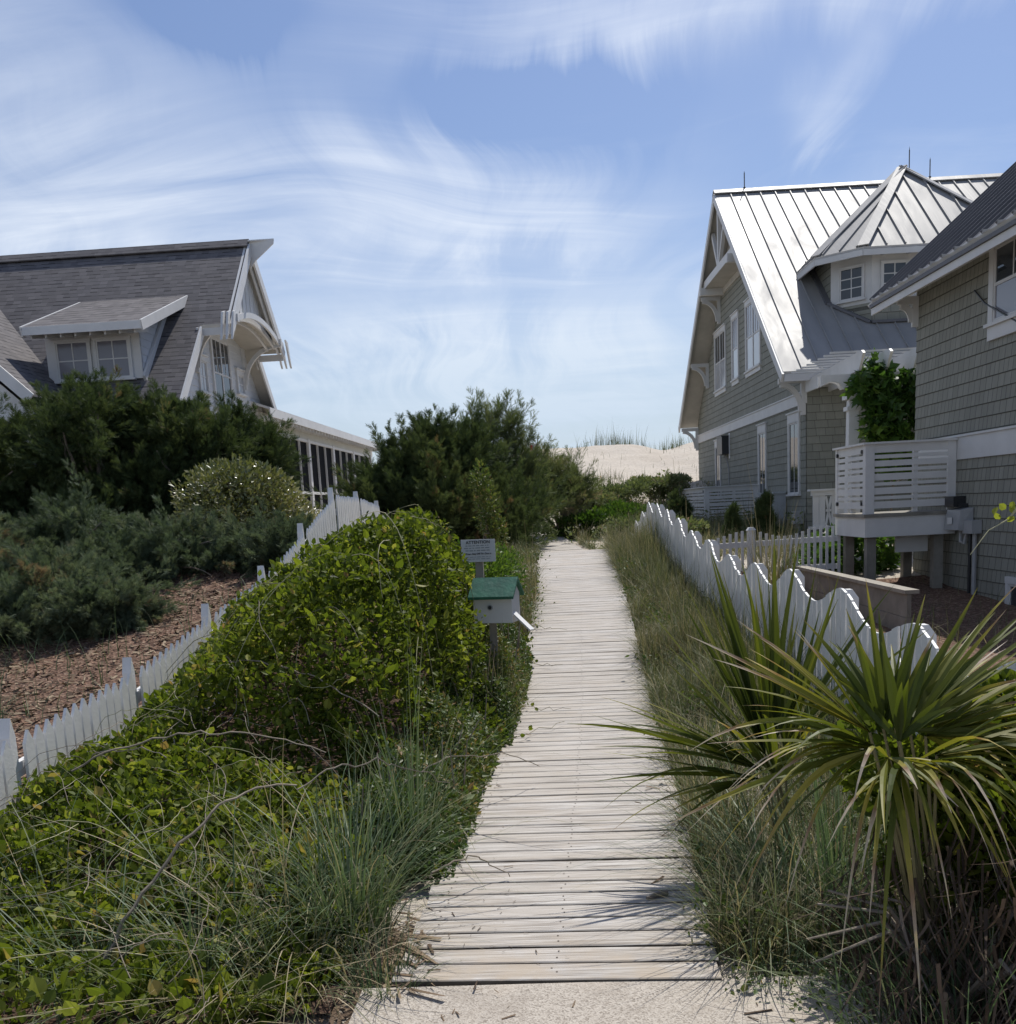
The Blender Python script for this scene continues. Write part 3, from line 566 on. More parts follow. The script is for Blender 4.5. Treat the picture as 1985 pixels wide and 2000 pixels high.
# ================================================================ main house on the right (frame R, wall plane X=6.5)
W=6.5; YA,YB=24.4,39.6; RX=5.84; EY0,EY1=23.87,39.95; RY=31.95; EZ,RZ=4.45,10.55
SL=(RZ-EZ)/(RY-EY0)
def rz(y): return RZ-SL*abs(y-RY)
mh=thing('beach_house','large taupe shingled beach house with bright standing seam metal roof and corner turret','house',(W,YA,.534),'R')
mb=MB(); o=(W,YA,0)
lap(mb,o,(0,1,0),(-1,0,0),.55,3.78,lambda z:(0,YB-YA),.178)
def gr(z):
    if z<=EZ: return (0,YB-YA)
    h=(RZ-.22-z)/SL; return (max(0,RY-h-YA),min(YB-YA,RY+h-YA))
lap(mb,o,(0,1,0),(-1,0,0),4.07,8.5,gr,.178)
lap(mb,o,(1,0,0),(0,-1,0),.55,4.4,lambda z:(0,11),.178)
for P in ([(W+.03,YA+.03,.3),(W+.03,YB,.3),(W+.03,YB,4.35),(W+.03,RY,RZ-.25),(W+.03,YA+.03,4.35)],[(W+.03,YA+.03,.3),(17.5,YA+.03,.3),(17.5,YA+.03,4.4),(W+.03,YA+.03,4.4)],[(W+.03,YB,.3),(17.5,YB,.3),(17.5,YB,4.4),(W+.03,YB,4.4)],[(17.5,YA+.03,.3),(17.5,YB,.3),(17.5,YB,4.35),(17.5,RY,RZ-.25),(17.5,YA+.03,4.35)]): mb.poly(P)
mb.build('wall',[SHW],mh)
mb=MB(); mb.box(W-.035,W+.01,YA-.04,YB+.03,3.78,4.04); mb.box(W-.06,W+.01,YA-.05,YB+.05,4.04,4.075); mb.box(W-.0,16.9,YA-.03,YA+.01,4.12,4.38); mb.build('belt_band',[TRIMG],mh)
mb=MB(); mb.box(W-.03,W+.01,YA-.03,YB,.3,.56); mb.build('base_trim',[TRIMG],mh)
# roof slabs with seams
mb=MB(); XR=18.2
slope_roof(mb,[(RX,EY0,EZ),(XR,EY0,EZ),(XR,RY,RZ),(RX,RY,RZ)],.07); slope_roof(mb,[(XR,EY1,EZ),(RX,EY1,EZ),(RX,RY,RZ),(XR,RY,RZ)],.07)
up=Vector((0,-SL,1)).normalized()
seams(mb,lambda i:(RX+.44+.428*i,EY0+.01,EZ),lambda i:(RX+.44+.428*i,RY-.08,RZ-.06),28,.042,.024,up)
mb.build('roof',[MROOF,SOFFIT,TRIMG],mh)
mb=MB(); mb.beam((RX-.03,RY-.1,RZ-.005),(XR,RY-.1,RZ-.005),.22,.03,(0,-SL,1)); mb.beam((RX-.03,RY+.1,RZ-.005),(XR,RY+.1,RZ-.005),.22,.03,(0,SL,1)); mb.build('ridge_cap',[MROOF],mh)
mb=MB()
for s,ye in ((1,EY0),(-1,EY1)):
    mb.beam((RX-.012,ye,EZ-.14),(RX-.012,RY,RZ-.14),.05,.2,(0,-SL*s,1))
mb.box(RX+.03,XR,EY0+.02,EY0+.06,EZ-.22,EZ-.06); mb.build('rake_board',[TRIMG],mh)
mb=MB()   # open gable truss
tb=8.42; ya,yb=RY-(RZ-tb)/SL,RY+(RZ-tb)/SL
mb.beam((RX+.12,ya+.22,tb),(RX+.12,yb-.22,tb),.12,.24); mb.beam((RX+.12,RY,tb),(RX+.12,RY,RZ-.25),.1,.14,(0,1,0))
mb.beam((RX+.12,RY+.08,tb+.1),(RX+.12,RY+1.0,tb+1.2),.1,.12); mb.beam((RX+.12,RY-.08,tb+.1),(RX+.12,RY-1.0,tb+1.2),.1,.12)
mb.build('gable_truss',[TRIMG],mh)
mb=MB(); mb.poly([(W-.02,ya+.15,tb),(W-.02,yb-.15,tb),(W-.02,RY,RZ-.25)]); mb.box(W-.05,W+.01,ya+.2,yb-.2,8.12,8.36); mb.box(RX+.05,W,ya+.3,yb-.3,tb-.125,tb-.121); mb.build('gable_panel',[SOFFIT],mh)
for y,z in ((34.75,rz(34.75)-.35),(37.1,rz(37.1)-.35),(39.55,4.3),(29.15,rz(29.15)-.35),(26.8,rz(26.8)-.35),(24.45,4.3)): bracket(mh,(W-.01,y,0),(-1,0,0),z,.62,.78,.11)
for y in (34.2,29.7):
    mb=MB(); mb.box(RX-.1,W,y-.09,y+.09,8.1,8.32); mb.build('outrigger_beam',[TRIMG],mh)
G=dict(u=(0,1,0),nv=(-1,0,0)); OG=(W,YA,0)
def gw(ya,yb,z0,z1,**k): window(mh,OG,G['u'],G['nv'],ya-YA,yb-YA,z0,z1,**k)
gw(33.95,35.7,5.25,7.0,cols=2,rows=1,twin=2,hung=True,head=.04,apron=.12,curtain=GLASSW)
gw(31.92,32.75,5.27,7.05,cols=3,rows=1,hung=True,head=.04,apron=.12,pane=GLASSB,curtain=GLASSW)
gw(29.0,30.72,5.27,7.08,cols=3,rows=1,twin=2,hung=True,head=.04,apron=.12,pane=GLASSB,curtain=GLASSW)
gw(24.98,25.85,1.72,3.42,cols=2,rows=1,hung=False,head=.12,apron=.0)
gw(28.42,29.2,1.72,3.42,cols=2,rows=1,hung=False,head=.12,apron=.0)
gw(35.1,35.85,1.72,3.42,cols=2,rows=1,hung=False,head=.12,apron=.0)
for x,h in ((6.72,.55),(11.5,.95),(12.1,.62)):
    mb=MB(); mb.tube([(x,RY,RZ-.02),(x,RY,RZ+h*.9)],.016,5); mb.tube([(x,RY,RZ+h*.9),(x,RY,RZ+h)],[.012,.002],5)
    mb.tube([(x,RY,RZ-.02),(x,RY,RZ+.1)],.04,6); mb.build('lightning_rod',[RODM],mh)
# --- turret dormer, chamfered front, hip roof
TX,TYF,TE=9.92,25.5,7.33; HX=2.32; CH=.75; TRZ=9.8
x0,x1=TX-HX,TX+HX
wp=[(x0,29.,0),(x0,TYF+CH,0),(x0+CH,TYF,0),(x1-CH,TYF,0),(x1,TYF+CH,0),(x1,29.,0)]
mb=MB()
for a,b in zip(wp,wp[1:]):
    a=Vector(a); b=Vector(b); L=(b-a).length; u=(b-a)/L; nv=Vector((u.y,-u.x,0))
    if nv.dot(Vector((a.x+b.x-2*TX,a.y+b.y-2*29,0)))<0: nv=-nv
    lap(mb,a,u,nv,4.6,7.4,lambda z:(0,L),.178)
mb.poly([Vector(p)+Vector((0,.03,5)) for p in wp][1:5][::1]+[Vector((x1-.03,28.9,5)),Vector((x0+.03,28.9,5))])
mb.build('turret_wall',[SHW],mh)
OV=.5; TEZ=7.27
ex0,ex1=x0-OV,x1+OV; ce=CH+.12; ef=TYF-OV
E=[(ex0,29.6,TEZ),(ex0,ef+ce,TEZ),(ex0+ce,ef,TEZ),(ex1-ce,ef,TEZ),(ex1,ef+ce,TEZ),(ex1,29.6,TEZ)]
AP=(TX,28.05,TRZ); AB=(TX,31.,TRZ)
mb=MB(); seamN=Vector((0,0,1))
# side planes run back to the main ridge
slope_roof(mb,[(ex0,31.3,TEZ),E[1],AP,(TX,31.3,TRZ)],.06); slope_roof(mb,[E[4],(ex1,31.3,TEZ),(TX,31.3,TRZ),AP],.06)
slope_roof(mb,[E[1],E[2],AP],.06); slope_roof(mb,[E[2],E[3],AP],.06); slope_roof(mb,[E[3],E[4],AP],.06)
def face_seams(A,B,C,step,off=.2):
    """seams up the slope of triangle with eave A-B and apex C"""
    A,B,C=map(Vector,(A,B,C)); e=(B-A); L=e.length; e/=L; n=e.cross(C-A).normalized(); n=n if n.z>0 else -n; g=n.cross(e).normalized(); g=g if g.z>0 else -g
    ca=(C-A).dot(e); hh=(C-A).dot(g); s=off
    while s<L-.05:
        h=hh*s/ca if s<ca else hh*(L-s)/(L-ca)
        if h>.15: mb.beam(A+e*s+n*.022+g*.02,A+e*s+g*(h-.1)+n*.022,.024,.044,n)
        s+=step
face_seams(E[2],E[3],AP,.43,.12); face_seams(E[1],E[2],AP,.43,.2); face_seams(E[3],E[4],AP,.43,.2)
nl=Vector((-(TRZ-TEZ),0,TX-ex0)).normalized()
for k in range(8):
    y=26.2+.43*k; t=0. ; lim=1.
    if y<28.05: lim=(y-(ef+ce))/(28.05-(ef+ce))
    if lim>.1: mb.beam(Vector((ex0+.02,y,TEZ))+nl*.022,Vector((ex0+(TX-ex0)*lim*.97,y,TEZ+(TRZ-TEZ)*lim*.97))+nl*.022,.024,.044,nl)
for e in (E[1],E[2],E[3],E[4]):
    mb.beam(Vector(e)+Vector((0,0,.035)),Vector(AP)+Vector((0,0,.04)),.26,.03,(0,0,1))
mb.build('turret_roof',[MROOF,SOFFIT,TRIMG],mh)
mb=MB()
for a,b in zip(E,E[1:]):
    a=Vector(a); b=Vector(b); d=Vector((0,0,-.125)); mb.beam(a+d,b+d,.04,.13)
for k in range(6): mb.box(x0+CH+.2+k*.6,x0+CH+.27+k*.6,ef+.03,TYF,7.15,7.25)
mb.build('turret_fascia',[TRIMG],mh)
mb=MB()
wbox(mb,(x0+CH,TYF,0),(1,0,0),(0,-1,0),-.02,3.65,6.12,7.22,.0,.018)
dg=Vector((CH,-CH,0)).normalized(); dn=Vector((-CH,-CH,0)).normalized(); wbox(mb,(x0,TYF+CH,0),dg,dn,0,CH*1.414+.01,6.12,7.22,.0,.018)
# flashing where the turret meets the roof
mb.build('turret_trim',[TRIMG],mh)
mb=MB()
def rp(x,y): return Vector((x,y,EZ+SL*(y-EY0)+.03))
fl=[rp(x0-.06,28.1),rp(x0-.06,TYF+CH-.02),rp(x0+CH-.04,TYF-.07),rp(x1-CH,TYF-.07)]
for a,b in zip(fl,fl[1:]): mb.beam(a,b,.16,.06)
mb.build('turret_flashing',[MDARK],mh)
for k in range(3): window(mh,(x0+CH,TYF-.018,0),(1,0,0),(0,-1,0),.22+k*.88-.0,.80+k*.88,6.25,7.0,cols=2,rows=3,trim=.035)
window(mh,Vector((x0,TYF+CH,0))+dn*.018,dg,dn,.25,.85,6.25,7.0,cols=2,rows=3,trim=.035)
# wall box and other fittings (each a thing of its own)
t=thing('equipment_box','black equipment box high on the shingled gable wall under the white belt band','box',(W-.2,34.,3.09),'R')
mb=MB(); mb.box(W-.24,W-.015,33.6,34.5,3.1,3.66); mb.box(W-.26,W-.02,33.58,34.52,3.64,3.68); mb.build('casing',[BLACK],t); mb=MB(); mb.tube([(W-.06,34.0,3.1),(W-.05,33.75,2.85),(W-.03,33.6,2.6),(W-.03,33.58,1.4)],.014,5); mb.build('cable',[GREYBOX],t)
mb=MB(); mb.box(W-.02,W-.004,33.45,33.62,2.95,3.75); mb.build('mounting_board',[TRIMG],t)
# ================================================================ near house on the right
NY0,NY1=4.5,17.6; nh=thing('beach_house','nearer taupe shingled house with dark standing seam roof at the right edge','house',(W,NY1,0),'R')
mb=MB(); lap(mb,(W,NY0,0),(0,1,0),(-1,0,0),-.3,2.11,lambda z:(0,NY1-NY0),.178); lap(mb,(W,NY0,0),(0,1,0),(-1,0,0),2.47,5.05,lambda z:(0,NY1-NY0),.178)
lap(mb,(W,NY1,0),(1,0,0),(0,1,0),-.3,5.,lambda z:(0,7),.178)
mb.poly([(W+.03,NY0,-.3),(W+.03,NY1-.02,-.3),(W+.03,NY1-.02,5.1),(W+.03,NY0,5.1)]); mb.poly([(W+.03,NY0,-.3),(13.5,NY0,-.3),(13.5,NY0,5.1),(W+.03,NY0,5.1)])
mb.build('wall',[SHW2],nh)
mb=MB(); mb.box(W-.035,W+.01,NY0,NY1+.03,2.11,2.44); mb.box(W-.06,W+.01,NY0,NY1+.05,2.44,2.47); mb.build('belt_band',[TRIMG],nh)
NEX,NEZ,NS=5.95,4.88,.86; NRX=10.2; NRZ=NEZ+NS*(NRX-NEX); NE=18.22
mb=MB(); slope_roof(mb,[(NEX,NY0-.6,NEZ),(NEX,NE,NEZ),(NRX,NE,NRZ),(NRX,NY0-.6,NRZ)],.06); slope_roof(mb,[(2*NRX-NEX,NE,NEZ),(2*NRX-NEX,NY0-.6,NEZ),(NRX,NY0-.6,NRZ),(NRX,NE,NRZ)],.06)
upn=Vector((-NS,0,1)).normalized(); seams(mb,lambda i:(NEX-.01,NE-.02-.43*i,NEZ),lambda i:(NRX,NE-.02-.43*i,NRZ),32,.045,.022,upn)
mb.build('roof',[MDARK,SOFFIT,TRIMG],nh)
mb=MB()
for i in range(32): # folded seam ends at the drip edge
    y=NE-.02-.43*i; mb.poly([(NEX-.02,y,NEZ-.0),(NEX-.02,y-.02,NEZ+.05),(NEX-.02,y-.27,NEZ-.005)])
mb.build('drip_edge',[MROOF],nh); mb=MB(); mb.box(NEX-.03,NEX+.02,NY0-.6,NE+.01,NEZ-.12,NEZ-.065); mb.build('gutter_strip',[MDARK],nh)
mb=MB(); mb.box(NEX+.0,NEX+.03,NY0-.6,NE,NEZ-.235,NEZ-.125); mb.beam((NEX,NE+.012,NEZ-.13),(NRX,NE+.012,NRZ-.13),.03,.16,(-NS,0,1)); mb.box(NEX,W,NY0,NE-.03,4.88,4.9); mb.build('fascia',[TRIMG],nh)
for i in range(26):
    y=NE-.35-.52*i
    if y<NY0: break
    mb=MB(); mb.beam((NEX+.05,y,NEZ-.13),(W,y,NEZ-.13+NS*.5),.055,.12,(0,0,1)); mb.build('rafter_tail',[TRIMG],nh)
bracket(nh,(W-.01,NY1-.06,0),(-1,0,0),4.74,.34,.42,.06)
window(nh,(W,NY0,0),(0,1,0),(-1,0,0),12.55-NY0,14.72-NY0,3.9,4.88,cols=2,rows=1,twin=2,hung=True,trim=.14,apron=.18,pane=GLASS,curtain=GLASSB)
window(nh,(W,NY0,0),(0,1,0),(-1,0,0),12.3-NY0,14.0-NY0,-.1,.38,cols=2,rows=1,trim=.09)
mb=MB(); mb.tube([(W-.03,15.35,4.45),(W-.05,14.95,4.2),(W-.05,14.0,3.8),(W-.05,12.9,3.3),(W-.05,12.,2.9)],.013,5); mb.build('cable',[BLACK],nh)
# ================================================================ raised deck with slatted rail (also the one farther back)
def slat_deck(label,x0,x1,y0,y1,zf,zt,legs,skirt=.3,bolts=True,far=False,gz=0.):
    t=thing('deck',label,'deck',(x0,y0,gz),'R')
    mb=MB(); mb.box(x0-.03,x1,y0-.03,y1+.02,zf-.05,zf); mb.build('floor',[POSTW],t)
    mb=MB(); mb.box(x0,x1,y0,y0+.04,zf-.05-skirt,zf-.051); mb.box(x0,x0+.04,y0+.041,y1,zf-.05-skirt,zf-.051); mb.build('skirt',[WHITE],t)
    # front rail, side rail
    a=.135; mb=MB(); mb.prism([(x0,y0,zf),(x0+a,y0,zf),(x0+a,y0+.04,zf),(x0+.04,y0+.04,zf),(x0+.04,y0+a,zf),(x0,y0+a,zf)],(0,0,zt-.03-zf)); mb.build('corner_post',[WHITE],t)
    for bx in ((x1-.13,x1-.005,y0,y0+.04,zf+.02,zt-.03),(x0,x0+.04,y1-.1,y1,zf,zt-.03)):
        mb=MB(); mb.box(*bx); mb.build('end_post',[WHITE],t)
    mb=MB(); mb.hexa([(x0-.04,y0-.04,zt-.03),(x1,y0-.04,zt-.03),(x1,y0+.11,zt-.03),(x0-.04,y0+.11,zt-.03),(x0-.04,y0-.04,zt),(x1,y0-.04,zt),(x1,y0+.11,zt),(x0-.04,y0+.11,zt)]); mb.box(x0-.04,x0+.11,y0+.111,y1+.03,zt-.03,zt); mb.build('cap_rail',[WHITE],t)
    mb=MB(); z=zt-.03; hs=[.15,.065,.1,.055,.115,.055,.115,.055,.12] ; gap=.036; zz=z; 
    H=zt-.03-(zf+.05); tot=sum(hs)+gap*len(hs); kf=H/tot
    for h in hs:
        h*=kf; mb.box(x0+a-.005,x1-.12,y0+.012,y0+.034,zz-h,zz); mb.box(x0+.012,x0+.034,y0+.1,y1-.05,zz-h,zz); zz-=h+gap*kf
    mb.build('rail_slats',[WHITE],t)
    mb=MB(); xm=(x0+x1)/2+.05
    mb.box(xm,xm+.07,y0+.036,y0+.1,zf+.01,zt-.04); mb.build('baluster_post',[WHITE],t)
    mb=MB(); mb.box(x0+.036,x0+.1,(y0+y1)/2,(y0+y1)/2+.07,zf+.01,zt-.04); mb.build('baluster_post',[WHITE],t)
    if bolts:
        mb=MB()
        for y in (y0+.16,y1-.12):
            for z in (zf+.16,zt-.13): mb.tube([(x0+.015,y,z),(x0-.02,y,z)],.03,8)
        mb.build('bolt_head',[BLACK],t)
    for (x,y,s) in legs:
        mb=MB(); mb.box(x,x+s,y,y+s,gz-.3,zf-.06); mb.build('post',[POSTW],t)
    return t
dk=slat_deck('small raised deck with white slatted railing on four weathered posts, on the nearer house',5.1,6.46,15.81,17.35,1.36,2.43,[(5.16,15.9,.14),(5.2,17.1,.14),(6.2,15.95,.14),(6.15,17.1,.14)],gz=-.1)
mb=MB(); mb.box(5.7,6.2,16.2,16.24,.74,1.02); mb.build('brace_board',[WHITE],dk)
slat_deck('long white slatted deck screen against the gable wall behind the small conifers',4.95,6.46,29.3,33.9,1.0,2.05,[(5.0,29.4,.14),(5.0,33.6,.14)],skirt=.32,bolts=True,gz=.6)
# fittings on the near wall
t=thing('electric_meter','grey electric meter box on the shingle wall beside the raised deck','meter box',(W-.2,15.5,1.05),'R')
mb=MB(); mb.hexa([(W-.24,15.22,1.08),(W-.02,15.22,1.05),(W-.02,15.74,1.05),(W-.24,15.74,1.08),(W-.2,15.24,1.37),(W-.02,15.22,1.4),(W-.02,15.74,1.4),(W-.2,15.72,1.37)]); mb.build('casing',[GREYBOX],t)
mb=MB(); mb.box(W-.247,W-.236,15.45,15.6,1.16,1.26); mb.build('label_plate',[WHITE],t)
mb=MB(); mb.tube([(W-.1,15.45,1.07),(W-.12,15.4,.9),(W-.1,15.32,.88),(W-.08,15.28,1.05)],.03,6); mb.build('cable',[GREYBOX],t)
t=thing('wall_lamp_box','black fitting on the shingle wall above the grey electric meter','wall fitting',(W-.1,15.6,1.4),'R'); mb=MB(); mb.box(W-.2,W-.02,15.5,15.84,1.41,1.57); mb.build('casing',[BLACK],t); mb=MB(); mb.box(W-.15,W-.02,15.42,15.49,1.4,1.46); mb.build('stop',[BLACK],t)
t=thing('junction_box','square grey junction box with two conduits running down the shingle wall','junction box',(W-.1,15.1,1.),'R'); mb=MB(); mb.box(W-.16,W-.02,14.93,15.28,1.03,1.22); mb.build('casing',[GREYBOX],t)
mb=MB(); mb.tube([(W-.06,15.22,1.04),(W-.06,15.22,-.1)],.025,7); mb.build('conduit',[BLACK],t); mb=MB(); mb.tube([(W-.06,15.06,1.04),(W-.06,15.06,-.1)],.032,7); mb.build('conduit',[GREYBOX],t)
# cabinets on the main house
t=thing('utility_cabinet','pale grey utility cabinet standing against the main house between two tall windows','cabinet',(W-.3,26.6,.7),'R')
mb=MB(); mb.box(W-.34,W-.02,26.25,27.9,.85,1.75); mb.box(W-.36,W-.02,26.2,27.95,1.75,1.8); mb.build('casing',[BLUEGREY],t); mb=MB(); mb.box(W-.36,W-.341,26.32,27.05,.92,1.7); mb.box(W-.36,W-.341,27.1,27.82,.92,1.7); mb.build('cabinet_door',[GREYBOX],t)
mb=MB()
for y in (26.95,27.2): mb.box(W-.375,W-.361,y-.05,y+.05,1.3,1.45)
mb.build('handle',[BLACK],t)
t=thing('gas_meter','small grey meter on a pipe by the main house corner','meter',(W-.3,24.7,.6),'R'); mb=MB(); mb.box(W-.22,W-.02,24.55,24.9,1.02,1.32); mb.build('casing',[GREYBOX],t); mb=MB(); mb.tube([(W-.1,24.7,1.03),(W-.1,24.7,.5)],.03,7); mb.build('pipe',[GREYBOX],t)
# gate panel
t=thing('garden_gate','short white garden gate panel with a diamond cut-out beside the pergola column','gate',(6.2,22.6,.8),'R')
mb=MB(); mb.box(6.12,6.86,22.56,22.64,1.66,1.76); mb.box(6.06,6.92,22.5,22.7,1.76,1.8); mb.box(6.08,6.88,22.52,22.68,.94,1.0); mb.build('rail',[WHITE],t)
mb=MB()
for k in range(5):
    x=6.16+.135*k
    if k==2: continue
    mb.box(x,x+.128,22.59,22.62,1.0,1.66)
mb.build('board_panel',[WHITE],t)
mb=MB()
for s in (1,-1): mb.beam((6.5-s*.06,22.6,1.02),(6.5+s*.06,22.6,1.64),.02,.045,(1,0,0))
mb.box(6.44,6.56,22.585,22.615,1.31,1.36); mb.build('diamond_brace',[WHITE],t)
# pergola with fig vine
pg=thing('pergola','white pergola with tapered column and scroll cut beam tied to the main house','pergola',(6.5,21.,.5),'R')
mb=MB(); mb.hexa([(6.38,20.9,.5),(6.66,20.9,.5),(6.66,21.18,.5),(6.38,21.18,.5),(6.43,20.95,3.5),(6.61,20.95,3.5),(6.61,21.13,3.5),(6.43,21.13,3.5)]); mb.box(6.38,6.66,20.9,21.18,3.3,3.38); mb.box(6.36,6.68,20.88,21.2,3.52,3.6); mb.box(6.45,6.59,20.97,21.11,3.38,3.75)
mb.build('column',[WHITE],pg)
mb=MB()
def scroll(y):
    P=[(5.86,y,4.0),(9.8,y,4.0),(9.8,y,3.74),(6.42,y,3.74),(6.3,y,3.72),(6.26,y,3.78)]+[(6.26-.19*(1-math.cos(a)),y,3.78+.09*math.sin(a)) for a in [i*math.pi/8 for i in range(1,8)]]+[(5.86,y,3.78)]
    return P
mb.prism(scroll(20.92),(0,.05,0)); mb.prism(scroll(21.12),(0,.05,0)); mb.build('beam',[WHITE],pg)
for k in range(8):
    x=6.45+.52*k; mb=MB(); mb.prism([(x,20.45,4.0),(x,24.3,4.0),(x,24.3,4.26),(x,20.3,4.36),(x,20.2,4.3)],(.05,0,0)); mb.build('rafter',[WHITE],pg)
mb=MB()
for k in range(9): mb.box(5.95,9.6,20.6+.42*k,20.64+.42*k,4.36,4.395)
mb.build('purlin',[WHITE],pg)
# timber edging of the planting bed
t=thing('timber_edging','low weathered timber retaining edge between the wavy fence and the raised deck','retaining wall',(4.4,13.,.1),'R')
mb=MB(); mb.box(4.36,4.42,12.,16.9,-.2,.22); mb.box(4.365,4.415,12.,16.9,.225,.5); mb.build('side_board',[POSTW],t); mb=MB(); mb.box(4.33,4.5,11.98,16.95,.505,.55); mb.build('cap_board',[simple('pale_weathered_board',(.3,.27,.22),.8,var=.2,scale=5)],t)
# ================================================================ left house (frame L)
LX=-8.2; LC=25.2; LZ=8.22; LS=1.03; XE=-24.
def lz(y): return LZ-LS*abs(y-LC)
lh=thing('beach_house','white sided beach house with grey shingle roof, dormer and flared gable hood on the left','house',(LX,LC,1.2),'L')
mb=MB(); ga,gb=22.0,28.4
def lg(z):
    h=(LZ-.12-z)/LS; return (max(0,LC-h-ga),min(gb-ga,LC+h-ga))
lap(mb,(LX,ga,0),(0,1,0),(1,0,0),1.,7.2,lg,.165)
lap(mb,(LX,ga,0),(-1,0,0),(0,-1,0),1.,4.7,lambda z:(0,15),.165)
mb.poly([(LX-.03,ga,1),(LX-.03,gb,1),(LX-.03,gb,lz(gb)-.15),(LX-.03,LC,LZ-.15),(LX-.03,ga,lz(ga)-.15)])
mb.build('wall',[LAPW],lh)
YU0,YU1=23.1,27.3 # where the hood flares outward
XL,XU=-7.87,-7.24
mb=MB(); ye0,ye1=21.2,28.9
slope_roof(mb,[(XE,ye0,lz(ye0)),(XL,ye0,lz(ye0)),(XL,YU0,lz(YU0)),(XE,YU0,lz(YU0))],.09); slope_roof(mb,[(XE,YU0,lz(YU0)),(XU+.05,YU0,lz(YU0)),(XU,LC,LZ),(XE,LC,LZ)],.09)
slope_roof(mb,[(XL,ye1,lz(ye1)),(XE,ye1,lz(ye1)),(XE,YU1,lz(YU1)),(XL,YU1,lz(YU1))],.09); slope_roof(mb,[(XU+.05,YU1,lz(YU1)),(XE,YU1,lz(YU1)),(XE,LC,LZ),(XU,LC,LZ)],.09)
mb.build('roof',[ASPH,SOFFIT,WHITE],lh)
mb=MB(); mb.beam((XE,LC-.08,LZ+.005),(XU,LC-.08,LZ+.005),.26,.03,(0,-LS,1)); mb.beam((XE,LC+.08,LZ+.005),(XU,LC+.08,LZ+.005),.26,.03,(0,LS,1)); mb.build('ridge_cap',[ASPH],lh)
mb=MB()
for s,y0,y1 in ((1,ye0,YU0),(-1,ye1,YU1)): mb.beam((XL+.015,y0,lz(y0)-.12),(XL+.015,y1,lz(y1)-.12),.045,.2,(0,-LS*s,1))
for s,y1 in ((1,YU0),(-1,YU1)):
    mb.beam((XU+.065,y1,lz(y1)-.1),(XU+.015,LC,LZ-.1),.05,.22,(0,-LS*s,1)); mb.beam((XU-.04,y1+s*.12,lz(y1)-.02),(XU-.08,LC,LZ-.17),.05,.24,(0,-LS*s,1))
    mb.beam((XL+.02,y1,lz(y1)-.16),(XU+.05,y1,lz(y1)-.16),.04,.16)
mb.build('rake_board',[WHITE],lh)
mb=MB(); mb.prism([(XU,LC-.09,LZ+.03),(XU+.6,LC,LZ+.05),(XU,LC+.09,LZ+.03)],(0,0,.03)); mb.prism([(XU,LC-.02,LZ+.03),(XU+.6,LC-.02,LZ+.05),(XU+.58,LC-.02,LZ-.04),(XU+.12,LC-.02,LZ-.4),(XU,LC-.02,LZ-.55)],(0,.04,0)); mb.build('ridge_prow',[WHITE],lh)
# white boarded gable infill and arched hood beam
mb=MB(); zb=6.42; h=(LZ-zb)/LS-.1; mb.poly([(XU-.2,LC-h,zb),(XU-.2,LC+h,zb),(XU-.2,LC,LZ-.15)])
for k in range(-4,5):
    y=LC+k*.3; mb.box(XU-.2,XU-.185,y-.01,y+.01,zb,lz(y)-.2)
mb.build('gable_panel',[WHITE],lh)
mb=MB()
def arch(x,r0,r1,w):
    pts=[]
    for i in range(13):
        a=-1+2*i/12; pts.append((LC+a*1.8,6.12+.32*(1-a*a)))
    P=[(x,y,z+r1) for y,z in pts]; Q=[(x,y,z+r0) for y,z in pts]
    for i in range(12): mb.hexa([Q[i],(x+w,*Q[i][1:]),(x+w,*Q[i+1][1:]),Q[i+1],P[i],(x+w,*P[i][1:]),(x+w,*P[i+1][1:]),P[i+1]])
arch(XU+.02,0,.13,.05); arch(XU-.12,-.06,.05,.05); arch(XU-.3,-.1,0.02,.05); mb.build('arched_beam',[WHITE],lh)
mb=MB(); pr=None
for i in range(13):
    a=-1+2*i/12; y=LC+a*1.8; z=6.1+.32*(1-a*a); cur=((LX,y,z),(XU-.1,y,z))
    if pr: mb.poly([pr[0],pr[1],cur[1],cur[0]])
    pr=cur
mb.build('hood_soffit',[SOFFIT],lh)
for y in (23.45,26.95):
    mb=MB(); mb.beam((LX,y,6.22),(XU+.12,y,6.22),.1,.17); pts=[(LX+.06+(XU-LX)*(1-math.cos(t)),y,5.2+.95*math.sin(t)) for t in [i*math.pi/20 for i in range(11)]]
    for p,q in zip(pts,pts[1:]): mb.beam(p,Vector(q)+(Vector(q)-Vector(p))*.1,.07,.1,(0,0,1) if abs(q[0]-p[0])>abs(q[2]-p[2]) else (1,0,0))
    mb.beam((LX+.03,y,5.1),(LX+.03,y,6.2),.1,.1,(1,0,0)); mb.build('bracket',[WHITE],lh)
for s,yb in ((-1,YU0),(1,YU1)):
    for k,x in enumerate((-7.95,-7.36,-7.24,-7.12)):
        mb=MB(); z=lz(yb)+.02+(.3 if k>0 else 0); dy=s*.02; L=.34 if k==0 else .62
        mb.prism([(x,yb-s*.06,z-.05),(x,yb+s*.12,z-.1),(x,yb+s*(.16 if k==0 else .34),z-.1-L),(x,yb+s*(.08 if k==0 else .22),z-.1-L*.8)],(.045,0,0)); mb.build('rafter_tail',[WHITE],lh)
def lw(a,b,z0,z1,**k): window(lh,(LX,ga,0),(0,1,0),(1,0,0),a-ga,b-ga,z0,z1,mat=WHITE,**k)
lw(24.6,25.8,4.45,6.05,cols=2,rows=1,twin=2,hung=True,trim=.1,head=.06,pane=GLASS,curtain=GLASS)
lw(23.6,24.05,4.7,5.4,cols=2,rows=2,trim=.08,head=.04,pane=GLASSW); lw(26.38,26.85,4.95,5.42,cols=2,rows=2,trim=.08,head=.04,pane=GLASSW)
